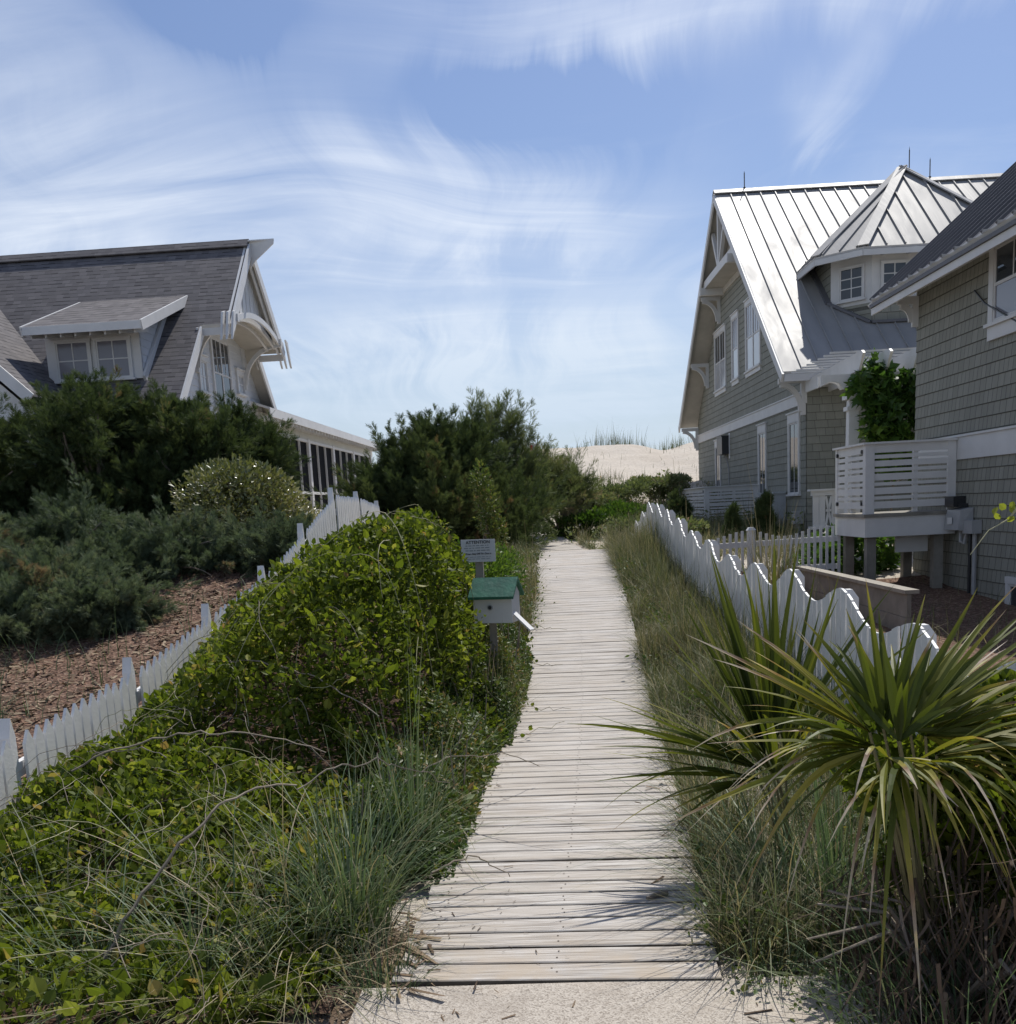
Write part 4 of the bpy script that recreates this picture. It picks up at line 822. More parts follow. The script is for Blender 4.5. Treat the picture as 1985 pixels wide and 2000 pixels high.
# dormer
DX0,DX1,DY=-10.83,-8.79,21.85; DZ0,DZ1=4.82,5.8
mb=MB(); mb.box(DX0,DX1,DY,DY+.06,DZ0,DZ1+.02); mb.build('dormer_front',[WHITE],lh)
for x,nv in ((DX1,1),(DX0,-1)):
    mb=MB(); z=DZ0
    while z<6.9:
        y1=min(LC-(LZ-z)/LS+.05,LC); ytop=21.05+(z-5.68)/.36
        ys=max(DY+.03,ytop if z>5.7 else 0)
        if y1>ys: mb.poly([(x+nv*.014,ys,z),(x+nv*.014,y1,z),(x+nv*.002,y1+.14,z+.165),(x+nv*.002,ys,z+.165)]); mb.poly([(x,ys,z),(x,y1,z),(x+nv*.014,y1,z),(x+nv*.014,ys,z)])
        z+=.165
    mb.build('dormer_side',[LAPW],lh)
mb=MB(); mb.beam((DX1+.05,DY-.05,lz(DY-.05)+.08),(DX1+.05,23.5,lz(23.5)+.08),.06,.16,(0,-LS,1)); mb.build('dormer_flashing',[WHITE],lh)
mb=MB(); rx0,rx1,ry=-10.88,-8.4,21.05; re_,rt=5.84,6.86; ytop=LC-(LZ-rt)/LS+.0
slope_roof(mb,[(rx0,ry,re_),(rx1,ry,re_),(rx1,ytop,rt),(rx0,ytop,rt)],.05)
mb.build('dormer_roof',[ASPH,SOFFIT,WHITE],lh)
mb=MB(); mb.box(rx0,rx1,ry-.03,ry,re_-.17,re_-.01); mb.beam((rx1+.015,ry-.03,re_-.1),(rx1+.015,ytop,rt-.1),.035,.2,(0,-.36,1)); mb.beam((rx0-.015,ry-.03,re_-.1),(rx0-.015,ytop,rt-.1),.035,.2,(0,-.36,1)); mb.build('dormer_fascia',[WHITE],lh)
for k in range(8):
    x=rx0+.1+k*.31; mb=MB(); mb.prism([(x,ry+.1,re_-.22),(x,DY,re_-.1),(x,DY,re_-.04),(x,ry+.1,re_-.1)],(.035,0,0)); mb.build('rafter_tail',[WHITE],lh)
for x in (-10.6,-9.73): window(lh,(DX0,DY-.0,0),(1,0,0),(0,-1,0),x-DX0,x-DX0+.7,4.84,5.64,cols=2,rows=2,trim=.05,mat=WHITE,pane=GLASSB)
# left wing
mb=MB(); wxe,wxr=-10.25,-14.6; wz0=4.4; wsl=.95; wzr=wz0+(wxe-wxr)*wsl; wy=19.85
slope_roof(mb,[(wxe,wy,wz0),(wxe,25,wz0),(wxr,25.5,wzr),(wxr,wy,wzr)],.08); slope_roof(mb,[(2*wxr-wxe,25,wz0),(2*wxr-wxe,wy,wz0),(wxr,wy,wzr),(wxr,25.5,wzr)],.08); mb.build('wing_roof',[ASPHY,SOFFIT,WHITE],lh)
mb=MB(); mb.beam((wxe,wy-.02,wz0-.13),(wxr,wy-.02,wzr-.13),.04,.22,(wsl,0,1)); mb.build('wing_rake_board',[WHITE],lh)
mb=MB(); lap(mb,(wxr-3.9,20.3,0),(1,0,0),(0,-1,0),1.,8.2,lambda z:(max(0,(z-4.2)/wsl),7.9-max(0,(z-4.2)/wsl)),.165); mb.poly([(wxe-.35,20.3,1),(wxe-.35,22,1),(wxe-.35,22,4.2),(wxe-.35,20.3,4.2)]); mb.build('wing_wall',[LAPW],lh)
# porch
PX=-8.1; PY0,PY1=28.0,44.; PEX=-7.7
mb=MB(); slope_roof(mb,[(PEX,PY0-.6,4.68),(PEX,PY1,4.68),(-13,PY1,6.6),(-13,PY0-.6,6.6)],.06); mb.build('porch_roof',[ASPHY,SOFFIT,WHITE],lh)
mb=MB(); mb.box(PEX-.02,PEX+.012,PY0-.6,PY1,4.44,4.66); mb.build('porch_fascia',[WHITE],lh)
for k in range(40):
    y=PY0-.2+k*.4; mb=MB(); mb.box(PEX-.32,PEX-.03,y,y+.06,4.36,4.5); mb.build('rafter_tail',[WHITE],lh)
mb=MB(); mb.box(PX-.1,PX,PY0,PY1,4.18,4.62); mb.box(PX-.1,PX,PY0,29.5,1.,4.17); mb.box(PX-.1,PX,PY0,PY1,1.,2.0); mb.build('porch_wall',[simple('porch_cream',(.5,.5,.45),.6,var=.05)],lh)
mb=MB()
for y in (29.5,32.85,36.35,39.85,43.4):
    mb=MB(); mb.box(PX-.12,PX+.03,y,y+.22,1.2,4.2); mb.build('porch_post',[WHITE],lh)
for y in (29.72,33.07,36.57,40.07):
    mb=MB(); yb=y+3.13 if y<30 else y+3.28
    for k in range(4): yy=y+(yb-y)*k/3; mb.box(PX-.08,PX+.015,yy-.014,yy+.014,2.,4.18)
    mb.box(PX-.08,PX+.016,y,yb,2.48,2.56); mb.box(PX-.08,PX+.016,y,yb,4.1,4.18); o=mb.build('screen_frame',[WHITE],lh)
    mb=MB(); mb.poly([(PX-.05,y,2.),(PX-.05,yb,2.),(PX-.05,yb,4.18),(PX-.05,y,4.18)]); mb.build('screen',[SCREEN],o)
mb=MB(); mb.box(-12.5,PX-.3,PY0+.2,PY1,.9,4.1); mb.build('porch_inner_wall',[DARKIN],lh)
# ================================================================ box on post and signs
t=thing('collection_box','small white box with mossy green pitched lid on a post beside the boardwalk','box',(-.5,8.5,0))
a=R(-14); ca,sa=math.cos(a),math.sin(a)
def lr(x,y,z): return (-.46+x*ca-y*sa,8.5+x*sa+y*ca,.79+z)
def rbox(mb,x0,x1,y0,y1,z0,z1,m=0): mb.hexa([lr(x,y,z) for z in (z0,z1) for x,y in ((x0,y0),(x1,y0),(x1,y1),(x0,y1))],m)
mb=MB(); hw,dp=.165,.12
mb.prism([lr(-hw,-dp,0),lr(-hw,dp,0),lr(-hw,dp,.235),lr(-hw,0,.33),lr(-hw,-dp,.235)],Vector(lr(hw,0,0))-Vector(lr(-hw,0,0))); mb.build('box_body',[WHITE],t)
mb=MB()
for s in (-1,1): mb.hexa([lr(-hw-.03,s*(dp+.05),.20),lr(hw+.03,s*(dp+.05),.20),lr(hw+.03,0,.345),lr(-hw-.03,0,.345),lr(-hw-.03,s*(dp+.05),.222),lr(hw+.03,s*(dp+.05),.222),lr(hw+.03,0,.37),lr(-hw-.03,0,.37)])
mb.build('lid',[GREENP],t)
mb=MB(); c=Vector(lr(-.02,-dp-.002,.13)); n=Vector(lr(0,-1,0))-Vector(lr(0,0,0)); mb.tube([c,c+n*.012],.024,12); mb.build('hole_ring',[GREYBOX],t); mb=MB(); mb.tube([c+n*.008,c+n*.0135],.016,12); mb.build('hole',[BLACK],t)
mb=MB(); mb.beam(lr(.16,-.06,.08),lr(.33,-.13,-.06),.055,.014); mb.build('chute',[WHITE],t)
mb=MB(); mb.box(-.53,-.47,8.47,8.53,-.25,.79); mb.build('post',[POSTW],t)
t=thing('notice_sign','grey ATTENTION notice board on a post above the white box','sign',(-.73,10.55,.2))
def sg(x,z,y=0): return (-.73+x,10.5+y+.02*x,1.31+z)
sw,sh=.175,.115
mb=MB(); mb.hexa([sg(-sw,-sh),sg(sw,-sh-.004),sg(sw,-sh-.004,.02),sg(-sw,-sh,.02),sg(-sw,sh),sg(sw,sh-.006),sg(sw,sh-.006,.02),sg(-sw,sh,.02)]); mb.build('board',[SIGNM],t)
mb=MB(); mb.box(-.77,-.69,10.53,10.61,-.2,1.38); mb.build('post',[POSTW],t)
def text(s,size,x,z,mat,parent,base,y=-.004,bold=.0,ang=.12):
    cu=bpy.data.curves.new('lettering','FONT'); cu.body=s; cu.size=size; cu.align_x='CENTER'; cu.align_y='CENTER'; cu.offset=bold; cu.extrude=.0005
    cu.materials.append(mat); tmp=bpy.data.objects.new('lettering_curve',cu); COL.objects.link(tmp); bpy.context.view_layer.update(); me=bpy.data.meshes.new_from_object(tmp.evaluated_get(bpy.context.evaluated_depsgraph_get())); bpy.data.objects.remove(tmp); o=bpy.data.objects.new('lettering',me); COL.objects.link(o); o.parent=parent; p=Vector(base)-Vector(basis_of(parent)); o.location=p; o.rotation_euler=(R(90),0,math.atan(ang)); return o
text('ATTENTION',.044,0,0,INK,t,sg(0,.083,-.003),bold=.001,ang=.02); text('Please Stay Off The Dunes',.0245,0,0,INK,t,sg(0,-.034,-.003),bold=.0007,ang=.02)
mb=MB(); r=random.Random(3)
for z,w_,hh in ((.05,.13,.009),(.026,.145,.009),(.0,.13,.01),(-.066,.14,.006),(-.086,.12,.006)):
    x=-w_
    while x<w_-.02:
        l=r.uniform(.012,.05); l=min(l,w_-x); mb.poly([sg(x,z-hh/2,-.002),sg(x+l,z-hh/2,-.002),sg(x+l,z+hh/2,-.002),sg(x,z+hh/2,-.002)]); x+=l+.01
mb.build('small_print',[FADEINK],t)
t=thing('green_sign','dark green sign panel half hidden behind the vine thicket','sign',(-1.45,11.8,.5))
mb=MB(); mb.hexa([(-1.62,11.8,1.48),(-1.3,11.85,1.45),(-1.3,11.87,1.45),(-1.62,11.82,1.48),(-1.62,11.8,1.62),(-1.3,11.85,1.59),(-1.3,11.87,1.59),(-1.62,11.82,1.62)]); mb.build('board',[GREENP],t)
mb=MB()
for k,z in enumerate((1.575,1.55,1.525)): mb.poly([(-1.58+.03*k,11.798,z),(-1.36,11.834,z-.02),(-1.36,11.834,z-.008),(-1.58+.03*k,11.798,z+.012)])
mb.build('lettering',[SIGNM],t); mb=MB(); mb.box(-1.5,-1.43,11.88,11.95,-.1,1.55); mb.build('post',[POSTW],t)
t=thing('beach_sign','white post with a small red and black beach sign on the dune top','sign',(-.72,41.,3.6))
mb=MB(); mb.box(-.8,-.68,41,41.1,2.2,4.35); mb.build('post',[WHITE],t); mb=MB(); mb.hexa([(-.67,40.98,3.75),(-.2,41.2,3.7),(-.2,41.22,3.7),(-.67,41.,3.75),(-.67,40.98,4.25),(-.2,41.2,4.15),(-.2,41.22,4.15),(-.67,41.,4.25)]); mb.build('board',[WHITE],t)
mb=MB(); mb.poly([(-.6,41.0,3.85),(-.49,41.05,3.83),(-.49,41.05,4.12),(-.6,41.,4.14)],0); mb.poly([(-.4,41.09,3.82),(-.28,41.15,3.8),(-.28,41.15,4.08),(-.4,41.09,4.1)],1); mb.build('pictogram',[REDINK,INK],t)
# ================================================================ vegetation
VG=[(2.6,.0),(3.0,.06),(3.4,.14),(4.2,.24),(5,.34),(5.5,.42),(6.2,.55),(7.2,.85),(8.3,1.15),(9,1.25),(10,1.3),(11,1.28),(12,1.15),(13,1.0),(14,.9)]
VP=[(-3.4,.0),(-3.1,.25),(-2.95,.5),(-2.7,.8),(-2.45,.95),(-2.1,1.),(-1.3,1.),(-.95,.66),(-.75,.4),(-.55,.2),(-.42,.06),(-.3,0)]
def vine_h(X,Y):
    sh=interp(Y,[(3,-.3),(4,-.24),(6,-.1),(8,0),(12,.12)])
    P=np.stack([X,Y,0*X],1); n=vnoise(P,8,1.6)*.1+vnoise(P,9,3.5)*.045
    low=interp(Y,VG)*interp(X-sh,VP)*(1+n*.8)+n*.4*np.clip(interp(Y,VG)*2,0,1)*(interp(X-sh,VP)>.02)
    ang=np.arctan2(Y-7.6,X+1.25); w=1+.1*np.sin(ang*3+1)+.07*np.sin(ang*7)+n*.8
    cx=-1.2; lft=np.clip((cx-X)/1.66,0,1); rgt=np.clip((X-cx)/.56,0,1.2); ry=np.where(Y<7.6,1.9,3.4)*(1-.28*lft); dy=np.abs((Y-7.6)/ry)
    d=np.sqrt(np.where(X<cx,lft*.55,rgt)**2+dy**2)/w
    top=1.66-.0*X; dome=top*np.clip(1-d**3.,0,1)**.5*(1-.74*lft**1.4)*(1+n*.5)
    return np.maximum(low,dome)
def vine_normal(X,Y):
    e=.06; hx=(vine_h(X+e,Y)-vine_h(X-e,Y))/(2*e); hy=(vine_h(X,Y+e)-vine_h(X,Y-e))/(2*e); return unit(np.stack([-hx,-hy,np.ones_like(hx)],1)),np.sqrt(1+hx**2+hy**2)
def vine_leaves(lm,n,x0,x1,y0,y1,size,tb=0.,depth=.3,seed=1,tv=T_LEAF,fc=F_LEAF,ok=None):
    r=np.random.default_rng(seed); X=r.uniform(x0,x1,n*5); Y=r.uniform(y0,y1,n*5); H=vine_h(X,Y); G=terrain(X,Y); N,ar=vine_normal(X,Y)
    keep=(H>.05)&(r.uniform(0,1,len(X))<np.clip(ar/7.,.12,1))
    if ok is not None: keep&=ok(X,Y)
    X,Y,H,G,N=X[keep],Y[keep],H[keep],G[keep],N[keep]; k=len(X)
    P=np.stack([X,Y,np.maximum(H,G+.02)],1); dep=r.exponential(depth*.35,k); lump=vnoise(P,25,4.2)*.075+vnoise(P,26,9.)*.035
    P=P+N*(lump-dep)[:,None]+r.normal(0,.018,(k,3)); P[:,2]=np.maximum(P[:,2],G+.02)
    cl=vnoise(P,21,5.)+.35*vnoise(P,22,13.)>-.62
    P,N,dep=P[cl],N[cl],dep[cl]; k=len(P)
    nr=unit(N*.3+np.array([0,-.05,.2])+r.normal(0,.8,(k,3))); d=unit(r.normal(0,.75,(k,3))+N*.35+np.array([0,0,.25]))
    lo=vnoise(P,33,1.8)*.1+vnoise(P,34,6.)*.06
    t=np.clip(r.beta(2.2,2.8,k)+lo+tb,0,.97); t[r.uniform(0,1,k)<.006]=1.
    lm.add(place(tv,P,d,nr,size*np.clip(r.lognormal(0,.33,k),.5,1.8)),fc,t)
    return P
def runners(mb,n,seed,x0,x1,y0,y1,L=1.2,rad=.0028,lift=.06):
    r=np.random.default_rng(seed)
    for i in range(n):
        x,y=r.uniform(x0,x1),r.uniform(y0,y1); a=r.uniform(0,6.28); P=[]; l=L*r.uniform(.4,1.3); m=20; rise=r.uniform(.0,.14); da=0.
        for k in range(m):
            h=float(vine_h(np.array([x]),np.array([y]))[0]); g=tz(x,y); P.append((x,y,max(h,g)+lift*.6+rise*math.sin(math.pi*k/(m-1))+r.normal(0,.004))); da=da*.7+r.normal(0,.09); a+=da; x+=math.cos(a)*l/m; y+=math.sin(a)*l/m
            if x>interp(y,[(3,-.6),(9,-.35),(14,-.2)]): break
        if len(P)>5: mb.tube(P,[rad*(1-.6*k/len(P))*r.uniform(.9,1.1) for k in range(len(P))],4,0 if r.uniform()<.55 else 1)
v=thing('vine_thicket','tall mound of bright green greenbrier vine swallowing the white fence beside the boardwalk','vine',(-1.8,8.8,.2))
lm=LM(); vine_leaves(lm,110000,-3.5,-.25,5.6,13.6,.038,-.02,.34,1,ok=lambda X,Y:X>-3.0); vine_leaves(lm,11000,-3.3,-.25,5.7,13.,.048,.14,.05,11,ok=lambda X,Y:X>-3.)
lm.build('foliage',[L_VINE],v); mb=MB(); runners(mb,75,4,-2.9,-.5,6.4,12.5); mb.build('stem',[STEM,STEMP],v)
v=thing('vine_thicket','low carpet of glossy round leaved vine spreading over the sand in the left foreground','vine',(-2,4.6,0))
lm=LM(); vine_leaves(lm,90000,-4.6,-.45,2.7,5.9,.034,.0,.3,2,ok=lambda X,Y:(X>-3.0)&(vnoise(np.stack([X,Y,0*X],1),61,2.2)+(Y-3.7)*.9>-.25)); vine_leaves(lm,9000,-4.2,-.5,3.0,5.9,.044,.16,.06,12,T_ROUND,F_ROUND,ok=lambda X,Y:X>-3.0); lm.build('foliage',[L_VINE],v); mb=MB(); runners(mb,80,5,-3.,-.7,2.9,6.5,.9,.0024)
r=np.random.default_rng(77)
def arc(mb,P0,P1,up,rad,n=22,m=0,wob=.008):
    P0=np.array(P0,float); P1=np.array(P1,float); P=[]; w=np.zeros(3)
    for i in range(n):
        t=i/(n-1); w=w*.8+r.normal(0,wob,3); p=P0+(P1-P0)*t+np.array([0,0,up*4*t*(1-t)])+w*(0<i<n-1); P.append(tuple(p))
    mb.tube(P,[rad*(1-.5*i/n) for i in range(n)],5,m)
arc(mb,(-1.75,3.5,.05),(-1.1,4.1,.62),.22,.008); arc(mb,(-1.1,4.1,.6),(-.5,4.5,.5),.1,.004); arc(mb,(-2.6,5.2,.45),(-1.2,5.1,.52),.16,.006); arc(mb,(-2.9,5.6,.3),(-2.,5.,.55),.1,.005); arc(mb,(-2.2,6.4,.85),(-1.,5.6,.6),.12,.006)
arc(mb,(-.95,5.2,.2),(-.12,6.2,.12),.16,.005); arc(mb,(-.6,4.35,.1),(-.25,4.55,.02),.08,.005)
mb.build('stem',[TWIG,STEMP],v)
# hedge strip hugging the boardwalk
def edge_shrub(label,x0,x1,y0,y1,hmax,n,seed):
    v=thing('shrub',label,'shrub',((x0+x1)/2,(y0+y1)/2,0)); r=np.random.default_rng(seed); lm=LM()
    X=r.uniform(x0,x1,n); Y=r.uniform(y0,y1,n); t=(X-x0)/(x1-x0); sh=interp(Y,[(4,-.06),(6,0),(9.5,.14),(12,.22)]); X=X+sh; top=hmax*np.sqrt(np.clip(1-(t)**2,0,1))*(1+.25*np.sin(Y*3.1)+.15*np.sin(Y*7.7+X*5))*interp(Y,[(y0,.25),(y0+.6,1),(y1-.6,1),(y1,.4)])
    Z=terrain(X,Y)+top*(1-r.beta(1,3.,n)); P=np.stack([X,Y,Z],1); nr=unit(r.normal(0,.7,(n,3))+np.array([.5,-.3,.6])); d=rnd_dirs(n,.2,r)
    lm.add(place(T_OVAL,P,d,nr,.03*r.lognormal(0,.35,n)),F_OVAL,np.clip(r.beta(2,2.4,n)+.14*np.sin(Y*2.3)+(r.uniform(0,1,n)<.07)*.5,0,1)); lm.build('foliage',[L_YAUP],v)
    mb=MB()
    for i in range(26):
        x=r.uniform(x0,x1-.1); y=r.uniform(y0+.2,y1-.2); x+=float(interp(y,[(4,-.06),(6,0),(9.5,.14),(12,.22)])); z=tz(x,y); q=(x+r.normal(0,.12),y+r.normal(0,.15)); mb.tube([(x,y,z-.03),((x+q[0])/2,(y+q[1])/2,z+hmax*.5),(q[0],q[1],z+hmax*.95)],[.008,.006,.003],4)
    mb.build('branch',[TWIG],v)
edge_shrub('small leaved evergreen hedge tight against the left edge of the planks',-1.0,-.46,4.6,7.6,.52,20000,41)
edge_shrub('sparser low shrub under the white collection box at the plank edge',-1.05,-.4,7.3,10.6,.8,30000,42)
# generic crown of needle sprays or leaves
def crown(lobes,n,seed,size,mats,tv,fc,up=.5,tilt=.5,shell=2.2,tb=0.,gaps=.25,outward=1.,tspread=1.,nfreq=1.2,plumes=0,plen=.5,prad=.11):
    r=np.random.default_rng(seed); lm=LM(); lobes=np.array(lobes,float); vol=(lobes[:,3]*lobes[:,4]*lobes[:,5])**.67; pr=vol/vol.sum()
    m=plumes or n; pk=r.choice(len(lobes),m,p=pr); d=rnd_dirs(m,.15 if plumes else 0.,r); rad=r.uniform(0,1,m)**(1/shell); L=lobes[pk]; B=L[:,:3]+d*rad[:,None]*L[:,3:6]
    if plumes:
        pd=unit(d*outward+np.array([0,0,up])+r.normal(0,tilt*.7,(m,3))); pl=plen*r.lognormal(0,.35,m); pt=np.clip(.45+.25*tspread*vnoise(B,seed+3,1.4)+r.normal(0,.13*tspread,m)+tb,0,1)
        k=r.integers(0,m,n); t=r.uniform(0,1,n)**.8; q=unit(np.cross(pd[k],rnd_dirs(n,0,r))); rr=prad*(pl[k]/plen)*(1-t)**.7*np.sqrt(r.uniform(0,1,n))
        P=B[k]-pd[k]*(pl[k]*.45)[:,None]+pd[k]*(pl[k]*t)[:,None]+q*rr[:,None]; dr=unit(pd[k]+q*.55+r.normal(0,.25,(n,3))); tt=np.clip(pt[k]+r.normal(0,.09,n)+.12*(t-.5),0,1)
    else:
        P=B; nz=vnoise(P,seed,2.2*nfreq); P=P+d*(nz*.16)[:,None]*L[:,3:6]; dr=unit(d*outward+np.array([0,0,up])+r.normal(0,tilt,(n,3))); tt=np.clip(.45+.22*tspread*vnoise(P,seed+3,1.4)+r.normal(0,.17*tspread,n)+tb,0,1)
    ok=(P[:,2]>terrain(P[:,0],P[:,1])+.01)
    if not plumes: ok&=(vnoise(P,seed+7,2.6*nfreq)>-.9+gaps)
    P,dr,tt=P[ok],dr[ok],tt[ok]; k=len(P); nr=unit(r.normal(0,1,(k,3))+np.array([0,0,.6]))
    lm.add(place(tv,P,dr,nr,size*np.clip(r.lognormal(0,.3,k),.5,1.7)),fc,tt); return lm,lobes
def limbs(lobes,root,rad,seed,per=3,n=8):
    r=np.random.default_rng(seed); mb=MB(); root=np.array(root,float)
    for lb in lobes:
        for j in range(per):
            tip=lb[:3]+r.normal(0,.45,3)*lb[3:6]; mid=root*.5+tip*.5+np.array([0,0,.1])+r.normal(0,.12,3); P=[root+(r.normal(0,.04,3)*np.array([1,1,0]))]
            for i in range(1,n+1):
                t=i/n; P.append((1-t)**2*P[0]+2*t*(1-t)*mid+t*t*tip+r.normal(0,.03,3))
            mb.tube([tuple(p) for p in P],[rad*(1-.85*i/n) for i in range(n+1)],5)
    return mb
def bush(name,label,cat,lobes,n,seed,size,mat,tv=T_SPR,fc=F_SPR,group=None,root=None,rad=.05,per=3,barkmat=None,part='crown',stem='trunk',**k):
    lb=np.array(lobes,float); root=root or (lb[:,0].mean(),lb[:,1].mean(),0); root=(root[0],root[1],tz(root[0],root[1])-.05)
    t=thing(name,label,cat,root,group=group); lm,_=crown(lobes,n,seed,size,[mat],tv,fc,**k); lm.build(part,[mat],t); limbs(lb,root,rad,seed,per).build(stem,[barkmat or BARK],t); return t
# dark cedars in front of the left house
def cl(c,rx,rz,n,seed,spread=1.):
    r=np.random.default_rng(seed); o=[]
    for i in range(n):
        a=r.uniform(0,6.28); q=r.uniform(.2,1.)*spread; z=r.uniform(-.7,.75); o.append((c[0]+math.cos(a)*rx*q*math.sqrt(1-z*z*.6),c[1]+math.sin(a)*rx*q*.8,c[2]+z*rz,rx*r.uniform(.38,.62),rx*r.uniform(.35,.55),rz*r.uniform(.3,.5)))
    return o
CED=[('spreading dark cedar below the grey dormer, its top just under the dormer windows',(-7.7,17.2,2.4),1.55,1.5,11),('dark cedar rising against the gable windows of the white house',(-6.1,17.6,2.35),1.2,1.4,12),('dark cedar at the far left edge below the roof valley',(-9.7,16.8,2.35),1.5,1.5,13),('rounded dark cedar leaning out beside the screened porch',(-5.55,18.4,2.1),.85,1.15,14)]
for lab,c,rx,rz_,sd in CED: bush('cedar_tree',lab,'tree',cl(c,rx,rz_,24,sd),80000,sd,.1,L_CEDAR,T_PLU,F_PLU,up=.55,tilt=.6,plumes=1100,plen=.42,prad=.13,rad=.07,per=3,group='cedars screening the left house',shell=2.6)
# spreading blue-green junipers
JUN=[('broad blue green juniper spilling onto the mulch at the far left',[(-6.3,11.6,.75),1.15,.55],51),('blue green juniper hump behind the mulch bed',[(-5.2,13.6,1.15),1.15,.55],52),('low juniper sprawling towards the white fence under the variegated shrub',[(-3.9,14.,1.15),.8,.42],53),('small juniper tuft alone on the mulch',[(-5.05,11.2,.72),.5,.22],54),('tall back juniper under the dark cedars',[(-6.9,14.2,1.5),1.25,.6],55),('juniper at the left frame edge with brownish tips',[(-7.6,12.8,1.2),1.1,.7],56)]
for lab,(c,rx,rz_),sd in JUN: bush('juniper_shrub',lab,'shrub',[(x,y,max(z,tz(x,y)+.08),a,b,cc) for x,y,z,a,b,cc in cl(c,rx,rz_,13,sd)],42000,sd,.075,L_JUNI,T_PLU,F_PLU,tb={51:.0,52:.1,53:.04,54:.12,55:-.08,56:.16}[sd],up=.3,tilt=.5,plumes=360,plen=.46,prad=.085,rad=.03,per=2,group='junipers on the mulch bed',shell=2.8,outward=1.2)
bush('variegated_shrub','rounded shrub with small pale cream edged leaves between junipers and cedars','shrub',cl((-4.55,15.1,1.75),.95,.75,12,61)+[(-4.5,15.1,1.8,1.,.9,.8),(-3.9,15.2,1.4,.7,.7,.6)],30000,61,.066,L_ELAE,T_OVAL,F_OVAL,up=.4,tilt=.8,gaps=.14,shell=3.2,rad=.03,tb=.08)
# middle distance
MID=[('dense dark cedar clump right of the screened porch',[(-3.2,20.2,1.7,.8,.8,.9),(-2.5,20.,2.1,.95,.9,1.1),(-1.9,20.4,2.2,.8,.8,1.3),(-2.9,19.6,1.6,1.1,.8,.8),(-2.1,19.5,1.7,.9,.8,.9),(-3.9,20.8,1.5,.5,.6,.5),(-2.2,20.3,2.9,.45,.45,.6),(-2.9,20.4,2.4,.4,.4,.5),(-3.5,20.6,2.1,.3,.3,.4),(-1.6,20.6,2.75,.5,.5,.7)],90000,71,.105,L_CEDAR,.9),
 ('feathery tamarisk with pinkish tips standing above the cedars',[(-1.7,23.,2.7,.8,.7,.7),(-1.,23.4,2.8,.7,.7,.7),(-.65,23.2,2.2,.7,.8,.8),(-2.2,22.8,2.5,.7,.7,.7),(-1.25,23.3,3.5,.4,.4,.4),(-.8,23.4,3.55,.35,.4,.45),(-.55,23.5,3.1,.35,.4,.45),(-2.0,23.,3.2,.4,.4,.3),(-1.65,23.2,3.7,.2,.2,.25)],24000,72,.14,L_TAM,1.1),
 ('dark wind blown bush in front of the bare sand dune',[(.0,27.,2.3,.7,.8,.55),(.55,27.3,2.1,.55,.7,.5),(-.6,27.,2.1,.8,.8,.8),(.75,27.4,2.6,.26,.4,.35),(.1,27.,2.75,.3,.4,.36),(.4,26.8,1.8,.55,.7,.4),(.95,27.2,2.,.35,.4,.35)],20000,73,.13,L_TAM,.7),
 ('dark low cedar scrub where the boardwalk bends left',[(-.9,21.,1.6,.8,.8,.8),(-.45,21.6,1.5,.55,.7,.75),(-1.5,20.2,1.5,.8,.7,.7),(-.7,20.,1.2,.6,.6,.5),(-.5,24.5,1.7,.7,.8,.8)],30000,74,.1,L_CEDAR,.7)]
for lab,lobes,n,sd,sz,mat,up_ in MID: bush('cedar_tree' if mat is L_CEDAR else 'tamarisk_tree',lab,'tree',lobes,n,sd,sz,mat,T_PLU2 if mat is L_TAM else T_PLU,F_PLU2 if mat is L_TAM else F_PLU,up=up_,tilt=.4,plumes=int(n/(95 if mat is L_CEDAR else 60)),plen=.6,prad=.12 if mat is L_CEDAR else .1,rad=.045,group='trees in the middle distance',tb=.04 if mat is L_CEDAR else 0)
bush('climbing_shrub','narrow yellow green creeper climbing the edge of the dark cedars','shrub',[(-1.05,17.9,1.7,.22,.25,.5),(-1.15,18.,2.2,.16,.2,.35),(-.9,17.8,1.3,.22,.25,.35)],2600,75,.055,L_YAUP,T_OVAL,F_OVAL,rad=.02,tb=.25,gaps=.35)
bush('low_shrub','bright green leafy shrub right behind the notice board','shrub',[(-1.2,12.,.95,.5,.5,.4),(-.75,12.2,.9,.4,.5,.4),(-1.6,12.4,1.05,.5,.5,.4),(-.6,12.7,.95,.35,.4,.35)],7500,76,.05,L_BRIGHT,T_OVAL,F_OVAL,rad=.015,tb=.08)
for lab,c,sd in (('bright green shrub mound at the foot of the dune left of centre',(1.0,26.6,1.05),81),('green dune shrub beside the curving sand path',(1.9,28.5,1.3),82),('small leafy dune shrub below the spiky yucca',(3.0,29.5,1.35),83),('dark green dune shrub half way up the slope',(2.2,33.,1.9),84),('wide dull green shrub on the dune slope left of the pale yucca',(3.6,34.,2.1),85),('small dark shrub at the right of the curving sand path',(1.2,31.,1.6),86),('dull green shrub low against the end of the wavy fence',(2.3,22.5,.95),87)):
    bush('dune_shrub',lab,'shrub',cl(c,.95,.42,9,sd),6500,sd,.09,L_BRIGHT if sd<84 else L_TAM,T_OVAL,F_OVAL,rad=.02,per=1,group='shrubs at the foot of the dune')
